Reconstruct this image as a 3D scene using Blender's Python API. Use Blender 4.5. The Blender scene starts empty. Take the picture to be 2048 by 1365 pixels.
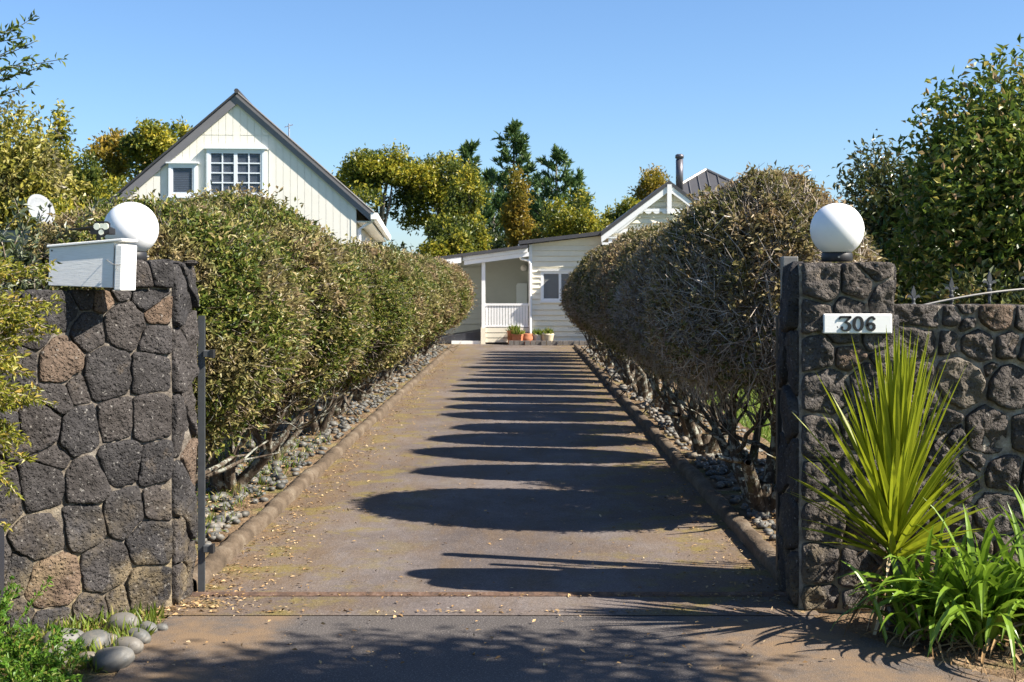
import bpy, math, random
import numpy as np
from mathutils import Vector, Matrix, noise as mnoise

# ------------------------------------------------------------------ camera, sky, sun, exposure
S = bpy.context.scene
COL = S.collection
CAM_H = 1.62
cam_data = bpy.data.cameras.new("camera")
cam = bpy.data.objects.new("camera", cam_data)
COL.objects.link(cam)
cam.location = (0, 0, CAM_H)
cam.rotation_euler = (math.radians(90), 0, 0)
cam_data.sensor_width = 36.0
cam_data.lens = 45.0
cam_data.shift_x = -17 / 2048
cam_data.shift_y = -111.5 / 2048
cam_data.clip_start = 0.1
cam_data.clip_end = 3000
cam_data.dof.use_dof = True
cam_data.dof.focus_distance = 8.5
cam_data.dof.aperture_fstop = 8.0
S.camera = cam

SUN_EL, SUN_AZ = 41.5, 105.0          # azimuth measured clockwise from +Y (the drive's direction)
W = bpy.data.worlds.new("World")
S.world = W
W.use_nodes = True
wn = W.node_tree
wn.nodes.clear()
sky = wn.nodes.new("ShaderNodeTexSky")
sky.sky_type = 'NISHITA'
sky.sun_disc = False
sky.sun_elevation = math.radians(SUN_EL)
sky.sun_rotation = math.radians(SUN_AZ)
sky.altitude = 0
sky.air_density = 1.0
sky.dust_density = 0.5
sky.ozone_density = 8.0
bg = wn.nodes.new("ShaderNodeBackground")
bg.inputs[1].default_value = 0.07
wo = wn.nodes.new("ShaderNodeOutputWorld")
wn.links.new(sky.outputs[0], bg.inputs[0])
wn.links.new(bg.outputs[0], wo.inputs[0])

sun_data = bpy.data.lights.new("sun", 'SUN')
sun_data.energy = 5.0
sun_data.angle = math.radians(0.53)
sun_data.color = (1.0, 0.93, 0.82)
sun = bpy.data.objects.new("sun", sun_data)
COL.objects.link(sun)
_e, _a = math.radians(SUN_EL), math.radians(SUN_AZ)
SUN_DIR = Vector((math.cos(_e) * math.sin(_a), math.cos(_e) * math.cos(_a), math.sin(_e)))
sun.rotation_euler = (-SUN_DIR).to_track_quat('-Z', 'Y').to_euler()

S.view_settings.view_transform = 'Standard'
S.view_settings.look = 'None'
S.view_settings.exposure = 1.42
S.view_settings.gamma = 1.0
S.view_settings.use_curve_mapping = False
S.cycles.max_bounces = 6
S.cycles.transparent_max_bounces = 4
S.cycles.use_denoising = True

# ------------------------------------------------------------------ helpers
F = 2560.0                              # focal length in pixels of the 2048 px wide photograph
def at(px, py, d):                      # a point seen at a pixel, at a chosen real distance
    return Vector(((px - 1041) / F * d, d, CAM_H - (py - 571) / F * d))

def link(o, parent=None):
    COL.objects.link(o)
    if parent is not None:
        o.parent = parent
    return o

def tag(o, label=None, cat=None, group=None, kind=None):
    if label: o["label"] = label
    if cat: o["category"] = cat
    if group: o["group"] = group
    if kind: o["kind"] = kind
    return o

def empty(name, loc=(0, 0, 0), rz=0.0, label=None, cat=None, group=None):
    o = bpy.data.objects.new(name, None)
    o.location = loc
    o.rotation_euler = (0, 0, rz)
    link(o)
    return tag(o, label, cat, group)

def copy_tree(o, parent=None):
    c = o.copy()
    COL.objects.link(c)
    c.parent = parent
    for ch in list(o.children):
        copy_tree(ch, c)
    return c

def mesh_np(name, verts, faces, mats=(), smooth=False):
    """verts (N,3), faces (M,3) or (M,4) arrays"""
    me = bpy.data.meshes.new(name)
    verts = np.asarray(verts, dtype=np.float32)
    faces = np.asarray(faces, dtype=np.int32)
    k = faces.shape[1]
    me.vertices.add(len(verts))
    me.vertices.foreach_set("co", verts.ravel())
    me.loops.add(faces.size)
    me.loops.foreach_set("vertex_index", faces.ravel())
    me.polygons.add(len(faces))
    me.polygons.foreach_set("loop_start", np.arange(0, faces.size, k, dtype=np.int32))
    me.polygons.foreach_set("use_smooth", np.full(len(faces), smooth))
    for m in mats:
        me.materials.append(m)
    me.update(calc_edges=True)
    me.validate()
    return me

class MB:
    """collects polygons of ONE piece"""
    def __init__(s):
        s.v, s.f = [], []
    def add(s, vs, fs):
        n = len(s.v)
        s.v += [tuple(v) for v in vs]
        s.f += [tuple(i + n for i in f) for f in fs]
        return s
    def box(s, a, b):
        x0, y0, z0 = a; x1, y1, z1 = b
        return s.add([(x0,y0,z0),(x1,y0,z0),(x1,y1,z0),(x0,y1,z0),(x0,y0,z1),(x1,y0,z1),(x1,y1,z1),(x0,y1,z1)],
                     [(3,2,1,0),(4,5,6,7),(0,1,5,4),(1,2,6,5),(2,3,7,6),(3,0,4,7)])
    def prism_y(s, poly, y0, y1):
        """polygon of (x,z), counter-clockwise seen from -Y, pushed along Y"""
        n = len(poly)
        vs = [(x, y0, z) for x, z in poly] + [(x, y1, z) for x, z in poly]
        fs = [tuple(range(n)), tuple(range(2 * n - 1, n - 1, -1))]
        fs += [(i, i + n, (i + 1) % n + n, (i + 1) % n) for i in range(n)]
        return s.add(vs, fs)
    def prism_x(s, poly, x0, x1):
        """polygon of (y,z) pushed along X"""
        n = len(poly)
        vs = [(x0, y, z) for y, z in poly] + [(x1, y, z) for y, z in poly]
        fs = [tuple(range(n - 1, -1, -1)), tuple(range(n, 2 * n))]
        fs += [(i, (i + 1) % n, (i + 1) % n + n, i + n) for i in range(n)]
        return s.add(vs, fs)
    def tube(s, pts, r, n=8, caps=True):
        pts = [Vector(p) for p in pts]
        rs = r if isinstance(r, (list, tuple)) else [r] * len(pts)
        rings = []
        ref = None
        for i, p in enumerate(pts):
            d = (pts[min(i + 1, len(pts) - 1)] - pts[max(i - 1, 0)]).normalized()
            if ref is None or abs(ref.dot(d)) > 0.95:
                ref = Vector((0, 0, 1)) if abs(d.z) < 0.9 else Vector((1, 0, 0))
            u = d.cross(ref).normalized(); w = u.cross(d)
            ref = w
            rings.append([p + (u * math.cos(2*math.pi*k/n) + w * math.sin(2*math.pi*k/n)) * rs[i] for k in range(n)])
        vs = [v for ring in rings for v in ring]
        fs = []
        for i in range(len(pts) - 1):
            for k in range(n):
                a, b = i * n + k, i * n + (k + 1) % n
                fs.append((a, b, b + n, a + n))
        if caps:
            fs.append(tuple(range(n - 1, -1, -1)))
            fs.append(tuple(range((len(pts) - 1) * n, len(pts) * n)))
        return s.add(vs, fs)
    def lathe(s, prof, c=(0, 0, 0), n=20):
        """profile of (radius, z) turned round the Z axis at c"""
        vs, fs = [], []
        for r, z in prof:
            for k in range(n):
                a = 2 * math.pi * k / n
                vs.append((c[0] + r * math.cos(a), c[1] + r * math.sin(a), c[2] + z))
        for i in range(len(prof) - 1):
            for k in range(n):
                a, b = i * n + k, i * n + (k + 1) % n
                fs.append((a, b, b + n, a + n))
        fs.append(tuple(range(n - 1, -1, -1)))
        fs.append(tuple(range((len(prof) - 1) * n, len(prof) * n)))
        return s.add(vs, fs)
    def mesh(s, name, mat, smooth=False, bevel=0.0):
        me = bpy.data.meshes.new(name)
        me.from_pydata(s.v, [], s.f)
        if mat: me.materials.append(mat)
        if smooth:
            me.polygons.foreach_set("use_smooth", [True] * len(me.polygons))
        me.update()
        return me
    def build(s, name, mat, parent=None, smooth=False, bevel=0.0, loc=None):
        o = bpy.data.objects.new(name, s.mesh(name, mat, smooth))
        if bevel:
            m = o.modifiers.new("bevel", 'BEVEL'); m.width = bevel; m.segments = 2; m.limit_method = 'ANGLE'
        if loc is not None: o.location = loc
        return link(o, parent)

def obj_np(name, verts, faces, mat, parent=None, smooth=False):
    o = bpy.data.objects.new(name, mesh_np(name, verts, faces, [mat], smooth))
    return link(o, parent)

# ---- vectorised leaves and twigs
def unit(a):
    return a / np.maximum(np.linalg.norm(a, axis=1, keepdims=True), 1e-9)

def leaves(P, D, N, L, Wd, fold=0.35):
    """kite-shaped folded leaf, two triangles each"""
    P, D = np.asarray(P), unit(np.asarray(D))
    Sd = unit(np.cross(D, N)); Nn = np.cross(Sd, D)
    L = np.asarray(L)[:, None]; Wd = np.asarray(Wd)[:, None]
    mid = P + D * L * 0.45
    up = Nn * Wd * fold
    V = np.stack([P, mid + Sd * Wd * .5 + up, P + D * L - up * .4, mid - Sd * Wd * .5 + up], axis=1).reshape(-1, 3)
    b = (np.arange(len(P)) * 4)[:, None]
    T = np.concatenate([b + np.array([[0, 1, 2]]), b + np.array([[0, 2, 3]])], axis=0)
    return V, T

def twigs(P0, P1, P2, r0, r1):
    """three-sided tapering bent twigs"""
    n = len(P0)
    D = unit(P2 - P0)
    A = np.where(np.abs(D[:, 2:3]) < .9, np.array([[0, 0, 1.]]), np.array([[1., 0, 0]]))
    U = unit(np.cross(D, A)); Wv = np.cross(U, D)
    rings = []
    for Pk, rk in ((P0, r0), (P1, (r0 + r1) * .5), (P2, r1)):
        rk = np.asarray(rk).reshape(-1, 1)
        for k in range(3):
            a = 2 * math.pi * k / 3
            rings.append(Pk + (U * math.cos(a) + Wv * math.sin(a)) * rk)
    V = np.stack(rings, axis=1).reshape(-1, 3)
    tri = []
    for s_ in range(2):
        for k in range(3):
            a, b_ = s_ * 3 + k, s_ * 3 + (k + 1) % 3
            tri += [(a, b_, b_ + 3), (a, b_ + 3, a + 3)]
    T = ((np.arange(n) * 9)[:, None, None] + np.array(tri)[None]).reshape(-1, 3)
    return V, T

def merge(parts):
    vs, ts, n = [], [], 0
    for v, t in parts:
        vs.append(v); ts.append(t + n); n += len(v)
    return np.concatenate(vs), np.concatenate(ts)

def rdir(rng, n):
    return unit(rng.normal(size=(n, 3)))

def sines(rng, D, k=6, f=2.5):
    out = np.zeros(len(D))
    for _ in range(k):
        out += np.sin(D @ rng.normal(size=3) * f + rng.uniform(0, 6.28))
    return out / k

def grow(rng, p, d, length, r, depth, out, spread=.6, up=.15, kids=(2, 3), seg=3, shrink=.68):
    """branching skeleton: list of (p, q, r0, r1)"""
    p = np.array(p, float); d = np.array(d, float); d /= np.linalg.norm(d)
    for i in range(seg):
        q = p + d * length / seg
        r2 = r * (1 - .28 / seg * (i + 1) ** .5)
        out.append((p, q, r, r2))
        p, r = q, r2
        d = d + rng.normal(size=3) * .16 + np.array([0, 0, up * .3]); d /= np.linalg.norm(d)
    if depth > 0:
        for _ in range(rng.integers(kids[0], kids[1] + 1)):
            d2 = d + rng.normal(size=3) * spread + np.array([0, 0, up]); d2 /= np.linalg.norm(d2)
            grow(rng, p, d2, length * rng.uniform(.6, .9), r * shrink, depth - 1, out, spread, up, kids, seg, shrink)
    return out

def limbs(segs, n=6):
    """skeleton -> tubes"""
    P0 = np.array([s_[0] for s_ in segs]); P1 = np.array([s_[1] for s_ in segs])
    r0 = np.array([s_[2] for s_ in segs]); r1 = np.array([s_[3] for s_ in segs])
    D = unit(P1 - P0)
    A = np.where(np.abs(D[:, 2:3]) < .9, np.array([[0, 0, 1.]]), np.array([[1., 0, 0]]))
    U = unit(np.cross(D, A)); Wv = np.cross(U, D)
    P1 = P1 + D * r1[:, None] * .3
    rings = []
    for Pk, rk in ((P0, r0), (P1, r1)):
        for k in range(n):
            a = 2 * math.pi * k / n
            rings.append(Pk + (U * math.cos(a) + Wv * math.sin(a)) * rk[:, None])
    V = np.stack(rings, axis=1).reshape(-1, 3)
    tri = []
    for k in range(n):
        b_ = (k + 1) % n
        tri += [(k, b_, b_ + n), (k, b_ + n, k + n)]
    T = ((np.arange(len(segs)) * 2 * n)[:, None, None] + np.array(tri)[None]).reshape(-1, 3)
    return V, T

# ------------------------------------------------------------------ materials
class NM:
    def __init__(s, name, rough=.6, spec=.3):
        s.m = bpy.data.materials.new(name); s.m.use_nodes = True
        s.t = s.m.node_tree; s.n = s.t.nodes; s.l = s.t.links
        s.b = s.n["Principled BSDF"]; s.out = s.n["Material Output"]
        s.b.inputs["Roughness"].default_value = rough
        s.b.inputs["Specular IOR Level"].default_value = spec
    def node(s, kind, **kw):
        n = s.n.new(kind)
        for k, v in kw.items(): setattr(n, k, v)
        return n
    def put(s, inp, v):
        if isinstance(v, bpy.types.NodeSocket): s.l.new(v, inp)
        elif isinstance(v, (tuple, list)) and len(v) == 3 and inp.type == 'RGBA': inp.default_value = (*v, 1)
        else: inp.default_value = v
    def coord(s, which="Object"):
        return s.node("ShaderNodeTexCoord").outputs[which]
    def pos(s):
        return s.node("ShaderNodeNewGeometry").outputs["Position"]
    def island(s):
        return s.node("ShaderNodeNewGeometry").outputs["Random Per Island"]
    def objrand(s):
        return s.node("ShaderNodeObjectInfo").outputs["Random"]
    def objcol(s):
        return s.node("ShaderNodeObjectInfo").outputs["Color"]
    def noise(s, vec, scale, detail=3, rough=.55, dist=0):
        n = s.node("ShaderNodeTexNoise")
        s.put(n.inputs["Vector"], vec); n.inputs["Scale"].default_value = scale
        n.inputs["Detail"].default_value = detail; n.inputs["Roughness"].default_value = rough
        n.inputs["Distortion"].default_value = dist
        return n.outputs["Fac"]
    def voro(s, vec, scale, feature='F1'):
        n = s.node("ShaderNodeTexVoronoi", feature=feature)
        s.put(n.inputs["Vector"], vec); n.inputs["Scale"].default_value = scale
        return n.outputs["Distance"]
    def ramp(s, fac, stops, interp='LINEAR'):
        n = s.node("ShaderNodeValToRGB")
        s.put(n.inputs[0], fac)
        cr = n.color_ramp; cr.interpolation = interp
        while len(cr.elements) > 1: cr.elements.remove(cr.elements[-1])
        for i, (p, c) in enumerate(stops):
            e = cr.elements[0] if i == 0 else cr.elements.new(p)
            e.position = p
            e.color = (*c, 1) if isinstance(c, (tuple, list)) else (c, c, c, 1)
        return n.outputs[0]
    def mix(s, fac, a, b, mode='MIX'):
        n = s.node("ShaderNodeMix", data_type='RGBA', blend_type=mode)
        s.put(n.inputs[0], fac); s.put(n.inputs[6], a); s.put(n.inputs[7], b)
        return n.outputs[2]
    def math(s, op, a, b=0.0, clamp=False):
        n = s.node("ShaderNodeMath", operation=op, use_clamp=clamp)
        s.put(n.inputs[0], a); s.put(n.inputs[1], b)
        return n.outputs[0]
    def sep(s, v):
        n = s.node("ShaderNodeSeparateXYZ"); s.put(n.inputs[0], v); return n.outputs
    def mapv(s, v, scale):
        n = s.node("ShaderNodeMapping"); s.put(n.inputs[0], v); n.inputs[3].default_value = scale; return n.outputs[0]
    def bump(s, h, strength=.5, dist=.01, prev=None):
        n = s.node("ShaderNodeBump"); s.put(n.inputs["Height"], h)
        n.inputs["Strength"].default_value = strength; n.inputs["Distance"].default_value = dist
        if prev is not None: s.put(n.inputs["Normal"], prev)
        return n.outputs[0]
    def done(s, col=None, rough=None, normal=None):
        if col is not None: s.put(s.b.inputs["Base Color"], col)
        if rough is not None: s.put(s.b.inputs["Roughness"], rough)
        if normal is not None: s.put(s.b.inputs["Normal"], normal)
        return s.m
    def translucent(s, col, amount):
        tr = s.node("ShaderNodeBsdfTranslucent"); s.put(tr.inputs[0], col)
        mx = s.node("ShaderNodeMixShader"); mx.inputs[0].default_value = amount
        s.l.new(s.b.outputs[0], mx.inputs[1]); s.l.new(tr.outputs[0], mx.inputs[2])
        s.l.new(mx.outputs[0], s.out.inputs[0])

def paint(name, col, rough=.5, wear=.06, spec=.3, scale=6):
    m = NM(name, rough, spec)
    p = m.pos()
    n = m.noise(p, scale, 5, .65)
    c = m.mix(m.ramp(n, [(.35, 0.), (.75, 1.)]), col, tuple(x * (1 - 2.2 * wear) for x in col))
    fine = m.noise(p, 90, 3)
    return m.done(c, m.math('ADD', m.math('MULTIPLY', n, .2), rough - .1), m.bump(fine, .12, .002))

def leafmat(name, stops, patch=None, patch_scale=1.5, patch_lo=.5, patch_hi=.65, trans=.28, rough=.42, spec=.35, brown=None):
    """colour by leaf; optional patches of another colour; optional per-object browning read from the object colour"""
    m = NM(name, rough, spec)
    c = m.ramp(m.island(), stops)
    if patch:
        f = m.ramp(m.noise(m.pos(), patch_scale, 3, .6), [(patch_lo, 0.), (patch_hi, 1.)])
        c = m.mix(f, c, m.ramp(m.island(), patch))
    if brown:
        sp = m.node("ShaderNodeSeparateColor"); m.l.new(m.objcol(), sp.inputs[0])
        f = m.math('ADD', m.noise(m.pos(), 2.2, 3, .6), m.math('SUBTRACT', sp.outputs[0], 1.0))
        f = m.ramp(f, [(.38, 0.), (.56, 1.)])
        c = m.mix(f, c, m.ramp(m.island(), brown))
    m.done(c)
    m.translucent(c, trans)
    return m.m

M = {}
def make_materials():
    # --- basalt lava stone
    def stone(name, tint):
        m = NM(name, .88, .2)
        co = m.coord("Object")
        n1 = m.noise(co, 7, 6, .65); n2 = m.noise(co, 38, 4, .7); pits = m.voro(co, 75); pits2 = m.voro(co, 32)
        c = m.ramp(n1, [(.3, tuple(x * .55 for x in tint)), (.5, tint), (.68, tuple(x * 1.5 for x in tint))])
        c = m.mix(m.ramp(m.objrand(), [(.3, 0.), (1., .4)]), c, (.085, .068, .056))
        c = m.mix(m.math('MULTIPLY', m.ramp(m.noise(co, 5, 4, .7), [(.6, 0.), (.74, 1.)]), .45), c, (.18, .135, .09))
        c = m.mix(m.ramp(m.noise(co, 60, 2, .5), [(.64, 0.), (.72, .5)]), c, (.33, .31, .28))
        z = m.sep(m.pos())[2]
        low = m.math('MULTIPLY', m.ramp(z, [(.1, 1.), (.62, 0.)]), m.ramp(m.noise(m.pos(), 5, 4, .7), [(.45, 0.), (.65, .5)]))
        c = m.mix(low, c, (.25, .19, .10))
        c = m.mix(m.ramp(pits, [(.1, .75), (.28, 0.)]), c, (.016, .014, .013))
        h = m.math('ADD', m.math('MULTIPLY', m.ramp(pits, [(0., 0.), (.35, 1.)]), .45), m.math('ADD', m.math('MULTIPLY', m.ramp(pits2, [(0., 0.), (.4, 1.)]), .5), n2))
        return m.done(c, None, m.bump(h, 1.0, .02))
    M['lava'] = stone('lava_stone', (.040, .037, .037))
    M['lava_sunlit'] = stone('sunlit_tint_lava_stone', (.075, .066, .060))  # same lava, grazing sun on the right-hand fronts painted into a lighter tint
    M['lava_brown'] = stone('brown_lava_stone', (.125, .086, .06))
    M['slab'] = stone('smooth_slab', (.14, .12, .095))
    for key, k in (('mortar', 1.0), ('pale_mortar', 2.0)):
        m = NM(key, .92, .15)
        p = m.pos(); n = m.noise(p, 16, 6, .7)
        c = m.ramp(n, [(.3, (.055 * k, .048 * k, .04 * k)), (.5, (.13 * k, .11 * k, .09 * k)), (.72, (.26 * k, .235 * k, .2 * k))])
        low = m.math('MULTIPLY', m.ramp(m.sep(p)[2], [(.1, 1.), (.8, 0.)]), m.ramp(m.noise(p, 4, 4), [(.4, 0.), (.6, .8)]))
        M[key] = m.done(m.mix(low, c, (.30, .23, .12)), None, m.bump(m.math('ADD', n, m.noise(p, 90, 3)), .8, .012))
    # --- ground
    m = NM('asphalt', .86, .25)
    p = m.pos(); xyz = m.sep(p)
    big = m.noise(p, .7, 5, .65, .6); mid = m.noise(m.mapv(p, (2.2, .7, 1)), 1.6, 5, .7); fine = m.noise(p, 140, 2, .6)
    c = m.ramp(big, [(.3, (.075, .06, .054)), (.5, (.125, .103, .094)), (.7, (.18, .153, .138))])
    c = m.mix(m.ramp(mid, [(.45, 0.), (.66, .75)]), c, (.12, .08, .046))
    c = m.mix(m.ramp(m.noise(p, 11, 5, .75), [(.5, 0.), (.7, .45)]), c, (.075, .055, .045))
    edge = m.math('ABSOLUTE', m.math('ADD', xyz[0], .155))
    em = m.math('MULTIPLY', m.ramp(m.math('DIVIDE', edge, 1.6), [(.45, 0.), (.9, 1.)]), m.ramp(m.noise(m.mapv(p, (1.5, .5, 1)), 2.6, 5, .7), [(.3, 0.), (.6, .85)]))
    c = m.mix(em, c, (.15, .096, .05))
    moss = m.math('MULTIPLY', m.ramp(m.noise(p, 3.1, 5, .7), [(.50, 0.), (.62, .75)]), m.ramp(m.math('DIVIDE', edge, 1.6), [(.2, 0.), (.65, 1.)]))
    c = m.mix(moss, c, (.17, .13, .028))
    c = m.mix(m.ramp(m.noise(p, 23, 3, .6), [(.70, 0.), (.73, .55)]), c, (.42, .38, .34))
    c = m.mix(m.ramp(fine, [(.35, .5), (.5, 0.)]), c, (.035, .03, .03))
    c = m.mix(m.ramp(fine, [(.6, 0.), (.72, .5)]), c, (.34, .30, .27))
    M['asphalt'] = m.done(c, None, m.bump(fine, .5, .006, m.bump(mid, .3, .02)))
    m = NM('chip_seal', .85, .25)
    p = m.pos(); chips = m.voro(p, 170); n = m.noise(p, .9, 5, .65); fine = m.noise(p, 210, 2)
    c = m.ramp(n, [(.3, (.075, .066, .062)), (.7, (.125, .108, .098))])
    c = m.mix(m.ramp(m.noise(p, 120, 2), [(.55, 0.), (.66, .75)]), c, (.30, .27, .25))
    c = m.mix(m.ramp(chips, [(.0, 0.), (.5, .4)]), c, (.03, .027, .026))
    dirt = m.math('MULTIPLY', m.ramp(m.math('ABSOLUTE', m.math('ADD', m.sep(p)[0], .155)), [(.9, 0.), (1.75, 1.)]), m.ramp(m.noise(p, 3, 5, .7), [(.35, 0.), (.6, .8)]))
    c = m.mix(dirt, c, (.19, .125, .07))
    M['chip'] = m.done(c, None, m.bump(m.math('SUBTRACT', fine, chips), .4, .005))
    m = NM('lawn', .9, .1)
    p = m.pos(); n = m.noise(p, .5, 5, .6); f = m.noise(p, 30, 3)
    c = m.ramp(n, [(.3, (.075, .115, .018)), (.55, (.12, .17, .028)), (.75, (.2, .19, .06))])
    c = m.mix(m.ramp(f, [(.4, .5), (.6, 0.)]), c, (.04, .06, .012))
    M['lawn'] = m.done(c, None, m.bump(f, .6, .03))
    m = NM('bed_soil', .95, .1)
    p = m.pos(); n = m.noise(p, 6, 6, .7); f = m.noise(p, 45, 3)
    c = m.ramp(n, [(.3, (.07, .047, .03)), (.5, (.17, .115, .07)), (.7, (.30, .215, .13))])
    c = m.mix(m.ramp(m.noise(p, 2.3, 4), [(.52, 0.), (.66, .6)]), c, (.13, .14, .035))
    M['soil'] = m.done(c, None, m.bump(m.math('ADD', n, f), .9, .03))
    m = NM('kerb_concrete', .9, .15)
    p = m.pos(); n = m.noise(p, 3.5, 6, .7); f = m.noise(p, 70, 3)
    c = m.ramp(n, [(.3, (.045, .034, .024)), (.5, (.115, .086, .06)), (.7, (.19, .155, .115))])
    c = m.mix(m.ramp(f, [(.35, .5), (.5, 0.)]), c, (.07, .05, .035))
    M['kerb'] = m.done(c, None, m.bump(m.math('ADD', n, f), .7, .012))
    m = NM('river_stone', .55, .35)
    co = m.coord("Object"); n = m.noise(co, 9, 5, .6)
    r = m.math('ADD', m.math('MULTIPLY', m.island(), .5), m.math('MULTIPLY', m.objrand(), .5))
    c = m.ramp(r, [(.15, (.05, .052, .05)), (.4, (.095, .096, .09)), (.6, (.135, .13, .118)), (.85, (.17, .142, .11))])
    c = m.mix(m.ramp(n, [(.45, .0), (.7, .5)]), c, (.19, .165, .13))
    M['pebble'] = m.done(c, None, m.bump(m.noise(co, 60, 3), .25, .004))
    m = NM('rust', .8, .3)
    p = m.pos(); n = m.noise(p, 25, 5, .7)
    M['rust'] = m.done(m.ramp(n, [(.3, (.05, .035, .028)), (.55, (.13, .078, .052)), (.75, (.21, .15, .12))]), None, m.bump(n, .4, .004))
    # --- metals, paints
    def metal(name, col, rough, metallic, wear=.3):
        m = NM(name, rough, .4); m.b.inputs["Metallic"].default_value = metallic
        n = m.noise(m.pos(), 18, 5, .7)
        return m.done(m.mix(m.ramp(n, [(.4, 0.), (.75, 1.)]), col, tuple(x * (1 - wear) for x in col)), m.math('ADD', m.math('MULTIPLY', n, .3), rough - .15))
    M['black_steel'] = metal('black_painted_steel', (.018, .018, .02), .5, .0)
    M['grey_steel'] = metal('grey_painted_steel', (.085, .09, .095), .5, .2)
    M['galv'] = metal('galvanised_steel', (.26, .25, .235), .5, .6)
    M['iron'] = metal('weathered_iron', (.10, .105, .11), .6, .3, .5)
    M['wire'] = metal('pale_wire', (.36, .34, .31), .5, .4)
    M['dish'] = metal('dish_grey', (.22, .235, .25), .6, .0, .2)
    M['chrome'] = metal('bright_metal', (.6, .62, .64), .3, .9, .1)
    M['flue'] = metal('flue_steel', (.12, .115, .13), .42, .5, .3)
    M['navy'] = metal('dark_navy_plastic', (.022, .024, .032), .45, .0, .2)
    m = NM('opal_globe', .42, .35)
    p = m.pos(); c = m.mix(m.ramp(m.noise(p, 42, 3, .7), [(.70, 0.), (.76, .5)]), (.80, .80, .81), (.42, .38, .33))
    c = m.mix(m.ramp(m.noise(p, 6, 4), [(.5, 0.), (.75, .25)]), c, (.62, .6, .56))
    m.b.inputs["Subsurface Weight"].default_value = .25
    m.b.inputs["Subsurface Radius"].default_value = (.05, .05, .05)
    M['globe'] = m.done(c)
    M['white'] = paint('white_paint', (.86, .85, .83), .45, .03)
    m = NM('letterbox_paint', .6, .25)
    p = m.pos(); g = m.noise(m.mapv(p, (8, 8, 90)), 3, 4, .6)
    c = m.mix(m.ramp(g, [(.45, 0.), (.7, .35)]), (.80, .79, .76), (.55, .52, .48))
    c = m.mix(m.ramp(m.noise(p, 28, 5, .7), [(.67, 0.), (.71, .8)]), c, (.33, .25, .18))
    M['box_paint'] = m.done(c, None, m.bump(g, .3, .003))
    M['cream'] = paint('cream_weatherboard_paint', (.81, .75, .60), .55, .03)
    M['barn'] = paint('pale_cream_board_paint', (.79, .75, .665), .55, .03, scale=3)
    M['porch'] = paint('grey_green_paint', (.42, .45, .41), .6, .03)
    M['blue_white'] = paint('pale_window_paint', (.72, .76, .80), .45, .03)
    M['roof'] = paint('dark_grey_roof_steel', (.07, .068, .072), .5, .1, .4)
    M['barge'] = paint('grey_barge_board', (.17, .165, .175), .5, .06)
    M['deck'] = paint('dark_deck_paint', (.045, .048, .058), .6, .1)
    M['dark'] = paint('dark_void_boarding', (.02, .02, .02), .8, .1)
    M['ochre'] = paint('ochre_wall_paint', (.36, .30, .10), .7, .05)
    M['blind'] = paint('grey_blind', (.22, .24, .29), .6, .05)
    M['terracotta'] = paint('terracotta', (.42, .16, .08), .8, .12, scale=14)
    M['cream_pot'] = paint('cream_glaze', (.66, .56, .40), .6, .12, scale=14)
    M['white_pot'] = paint('white_glaze', (.72, .68, .60), .6, .1, scale=14)
    M['block'] = paint('grey_concrete_block', (.19, .17, .15), .9, .2, scale=20)
    M['shed_roof'] = paint('brown_shed_roof', (.10, .075, .065), .6, .1)
    M['appliance'] = paint('white_appliance', (.62, .68, .67), .4, .02)
    M['lens'] = paint('pale_led_lens', (.78, .78, .62), .3, .03)
    m = NM('window_glass', .06, .6)
    M['glass'] = m.done((.03, .04, .055))
    m = NM('clear_pane', .05, .6); m.b.inputs["Alpha"].default_value = .38
    M['pane'] = m.done((.10, .12, .16))
    # --- wood and foliage
    m = NM('bark', .9, .1)
    co = m.pos(); n = m.noise(m.mapv(co, (1, 1, .35)), 26, 5, .7)
    c = m.ramp(n, [(.3, (.035, .026, .02)), (.55, (.10, .078, .058)), (.75, (.19, .155, .12))])
    c = m.mix(m.ramp(m.noise(co, 16, 4, .65), [(.52, 0.), (.6, .85)]), c, (.34, .35, .30))
    c = m.mix(m.ramp(m.noise(co, 5, 4, .6), [(.6, 0.), (.7, .6)]), c, (.15, .14, .03))
    M['bark'] = m.done(c, None, m.bump(n, .8, .02))
    m = NM('pale_bark', .9, .1)
    n = m.noise(m.mapv(m.pos(), (1, 1, .3)), 7, 5, .7)
    M['pale_bark'] = m.done(m.ramp(n, [(.3, (.09, .075, .06)), (.55, (.22, .19, .155)), (.75, (.36, .33, .28))]), None, m.bump(n, .6, .03))
    m = NM('twig', .85, .15)
    M['twig'] = m.done(m.ramp(m.island(), [(0., (.10, .075, .055)), (.4, (.20, .155, .12)), (.8, (.33, .275, .225)), (1., (.42, .37, .31))]))
    m = NM('grey_twig', .85, .15)
    M['grey_twig'] = m.done(m.ramp(m.island(), [(0., (.17, .135, .11)), (.4, (.32, .265, .215)), (.8, (.47, .40, .335)), (1., (.58, .52, .45))]))
    green = [(0., (.04, .068, .012)), (.3, (.085, .12, .018)), (.6, (.15, .175, .028)), (.82, (.25, .235, .055)), (1., (.42, .33, .15))]
    tan = [(0., (.16, .11, .055)), (.4, (.30, .21, .11)), (.75, (.44, .33, .2)), (1., (.2, .2, .055))]
    M['hedge'] = leafmat('hedge_leaf', green, brown=tan)
    M['hedge_top'] = leafmat('hedge_leaf_olive', [(0., (.065, .075, .02)), (.4, (.14, .14, .04)), (.75, (.26, .22, .085)), (1., (.42, .34, .19))], brown=tan)
    M['gold'] = leafmat('golden_leaf', [(0., (.09, .12, .016)), (.3, (.22, .235, .025)), (.6, (.38, .345, .032)), (1., (.52, .42, .05))],
                        patch=[(0., (.03, .05, .012)), (.6, (.09, .125, .022)), (1., (.2, .21, .03))], patch_scale=.7, patch_lo=.44, patch_hi=.58, trans=.34)
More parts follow.
